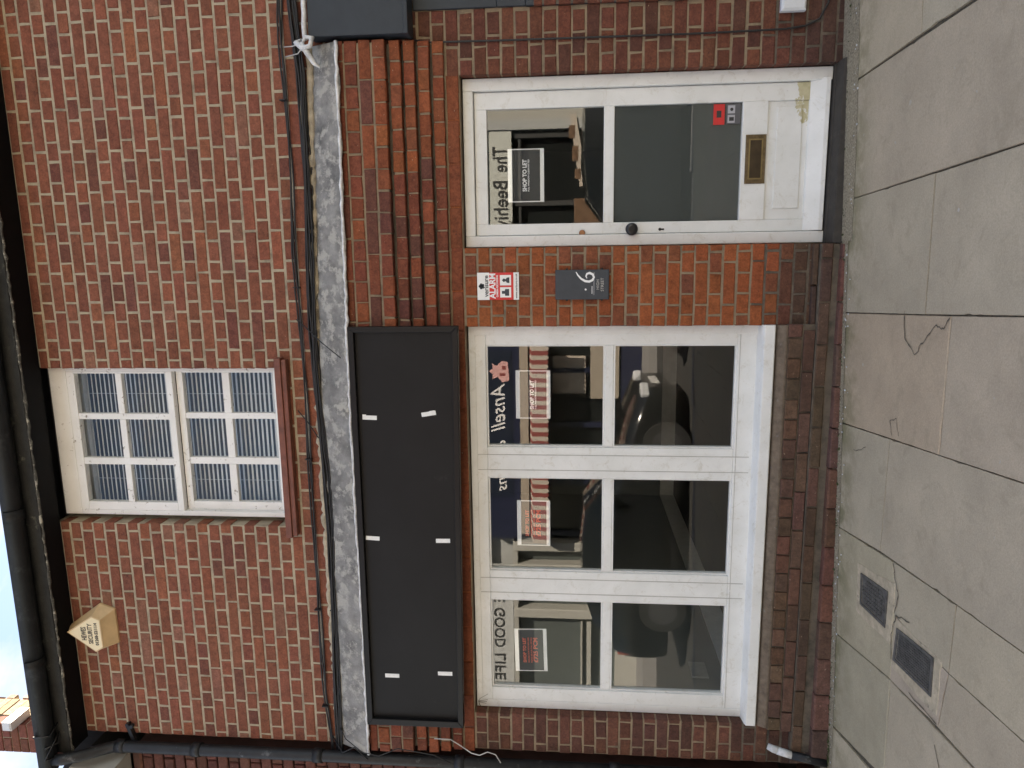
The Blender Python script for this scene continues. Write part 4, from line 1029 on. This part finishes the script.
m_ = MB(); m_.box(-13.5, -11.55, OY-.28, OY-.02, -.1, 3.45); m_.build('ground_floor_wall', 'opp_grey', b3)

# ------------------------------------------------------------------ parked car at the kerb behind the camera
MB0 = MB
def make_car(xf, y_c, sg, label):
    t = thing('parked_car', label, 'car', (xf+sg*2.0, y_c, -.05), 'cars parked along the kerb')
    x_front = 0; K = .93
    class MB(MB0):
        def build(s, *a, **k):
            s.v = [(xf+sg*K*p[0], p[1], p[2]) for p in s.v]
            if sg < 0: s.f = [f[::-1] for f in s.f]
            return MB0.build(s, *a, **k)
    zr = -.10
    # stations along x: (x, hood/deck z, half width at belt, roof z, half width roof)
    S_ = [(0, .55, .62, None), (.12, .68, .76, None), (.55, .82, .85, None), (1.15, .93, .88, None), (1.35, .97, .885, 1.02), (1.95, .98, .89, 1.40), (2.5, .99, .89, 1.46), (3.2, 1.0, .88, 1.44), (3.75, 1.0, .86, 1.28), (4.05, .98, .82, 1.02), (4.2, .80, .74, None)]
    vs = []; fs = []; mi = []
    for (x, zb, hw, rf) in S_:
        rz = rf if rf else zb+.02; rw = hw*(.72 if rf and rf > 1.1 else .8)
        ring = [(-hw*.9, .22), (-hw, .40), (-hw*1.01, zb*.75), (-hw*.97, zb), (-rw, rz-.03), (-rw*.6, rz), (rw*.6, rz), (rw, rz-.03), (hw*.97, zb), (hw*1.01, zb*.75), (hw, .40), (hw*.9, .22)]
        vs += [(x_front+x, y_c+a_, zr+b_) for a_, b_ in ring]
    m_ = MB(); g_ = MB(); n_ = 12; body = []; gl = []
    for i in range(len(S_)-1):
        for k in range(n_):
            j = (k+1) % n_; f = (i*n_+k, i*n_+j, (i+1)*n_+j, (i+1)*n_+k)
            side = k in (3, 7); cab = S_[i][3] and S_[i+1][3]
            wind = (k in (4, 5, 6)) and S_[i][3] and S_[i+1][3] and (i in (4, 8))
            (gl if (side and cab and 4 < i < 8) or wind or (side and i in (4, 8)) else body).append(f)
    m_.add(vs, body, sm=True); m_.add(vs, [tuple(range(11, -1, -1)), tuple(range(len(vs)-12, len(vs)))]); 
    m_.build('body', 'car', t); g_.add(vs, gl, sm=True); g_.build('window', 'car_glass', t)
    for x in (.78, 3.35):
        for s in (-1, 1):
            w_ = MB(); y_ = y_c+s*.80; w_.tube([(x_front+x, y_-.1, zr+.32), (x_front+x, y_+.1, zr+.32)], .32, 24); wh = w_.build('wheel', 'rubber', t)
            w_ = MB(); w_.tube([(x_front+x, y_-.104, zr+.32), (x_front+x, y_+.104, zr+.32)], .20, 20); w_.build('rim', 'alloy', wh)
    for s in (-1, 1):
        w_ = MB(); w_.obox(x_front+.10, y_c+s*.60, zr+.60, .22, .28, .12, Matrix.Rotation(s*-.5, 3, 'Z')); w_.build('headlight', 'headlamp', t, bevel=.02)
        w_ = MB(); w_.obox(x_front+4.12, y_c+s*.66, zr+.82, .14, .18, .2, Matrix.Rotation(s*.3, 3, 'Z')); w_.build('tail_light', 'awn_red', t, bevel=.02)
        w_ = MB(); w_.obox(x_front+1.62, y_c+s*.98, zr+1.04, .12, .2, .13, Matrix.Identity(3)); w_.build('wing_mirror', 'car', t, bevel=.03)
    w_ = MB(); w_.box(x_front-.01, x_front+.03, y_c-.26, y_c+.26, zr+.36, zr+.47); w_.build('number_plate', 'sign_white', t)
    for x in (2.3, 3.0):
        w_ = MB(); w_.box(x_front+x, x_front+x+.16, y_c+.90, y_c+.925, zr+.82, zr+.85); w_.build('door_handle', 'car', t)
make_car(-1.75, -6.05, -1, 'black hatchback parked at the kerb, its headlights reflected in the shop window')
make_car(-1.05, -6.05, 1, 'dark car added at the kerb opposite the white door to darken the door glass reflection')  # second car added so the lower door pane reflects evenly dark

# ------------------------------------------------------------------ world and sun
SUN_EL, SUN_AZ = R(41), R(38)     # azimuth from +y towards +x
w = bpy.data.worlds.new('World'); scn.world = w; w.use_nodes = True
n = w.node_tree.nodes; l = w.node_tree.links; n.clear()
out = n.new('ShaderNodeOutputWorld'); bg = n.new('ShaderNodeBackground'); sky = n.new('ShaderNodeTexSky')
sky.sky_type = 'NISHITA'; sky.sun_disc = False; sky.sun_elevation = SUN_EL; sky.sun_rotation = SUN_AZ
tc = n.new('ShaderNodeTexCoord'); mp = n.new('ShaderNodeMapping'); mp.inputs['Scale'].default_value = (1.2, 1.2, 2.6); mp.inputs['Location'].default_value = (.3, .1, .4)
l.new(tc.outputs['Generated'], mp.inputs['Vector'])
cl = noise(n, l, 2.0, 7, .6, mp.outputs['Vector'], .4)
cf = ramp(n, l, cl, [(.46, 0), (.66, .8)])
c = mix(n, l, cf, sky.outputs['Color'], (3.2, 3.15, 3.1))
l.new(c, bg.inputs['Color']); bg.inputs['Strength'].default_value = .07; l.new(bg.outputs[0], out.inputs[0])
sd = bpy.data.lights.new('sun', 'SUN'); sd.energy = 5.0; sd.angle = R(.5); sd.color = (1, .95, .87)
so = bpy.data.objects.new('sun', sd); col.objects.link(so)
d = Vector((math.sin(SUN_AZ)*math.cos(SUN_EL), math.cos(SUN_AZ)*math.cos(SUN_EL), math.sin(SUN_EL)))
so.rotation_euler = (-d).to_track_quat('-Z', 'Y').to_euler()

# ------------------------------------------------------------------ camera (held sideways: world up is to the left of the picture)
yaw, pitch, roll = R(10.137517), R(4.986658), R(.107279)
cy_, sy_ = math.cos(yaw), math.sin(yaw); cp_, sp_ = math.cos(pitch), math.sin(pitch)
f = Vector((-sy_*cp_, cy_*cp_, sp_)); r0 = Vector((cy_, sy_, 0)); u0 = r0.cross(f)
r_ = r0*math.cos(roll)+u0*math.sin(roll); u_ = -r0*math.sin(roll)+u0*math.cos(roll)
cam = bpy.data.cameras.new('camera'); co = bpy.data.objects.new('camera', cam); col.objects.link(co)
X, Y, Z = -u_, r_, -f
co.matrix_world = Matrix(((X.x, Y.x, Z.x, 0), (X.y, Y.y, Z.y, -3.93), (X.z, Y.z, Z.z, 1.45), (0, 0, 0, 1)))
cam.sensor_width = 36; cam.sensor_fit = 'HORIZONTAL'; cam.lens = 710/1024*36; cam.clip_start = .05; cam.clip_end = 500
scn.camera = co
scn.view_settings.view_transform = 'Standard'; scn.view_settings.look = 'None'; scn.view_settings.exposure = 2.62; scn.view_settings.gamma = 1
scn.view_settings.use_curve_mapping = False
scn.view_settings.use_white_balance = True; scn.view_settings.white_balance_temperature = 7450; scn.view_settings.white_balance_tint = 12
scn.cycles.use_denoising = True; scn.cycles.max_bounces = 8; scn.cycles.diffuse_bounces = 4; scn.cycles.glossy_bounces = 4; scn.cycles.transparent_max_bounces = 12
scn.cycles.caustics_reflective = False; scn.cycles.caustics_refractive = False; scn.cycles.sample_clamp_indirect = 8
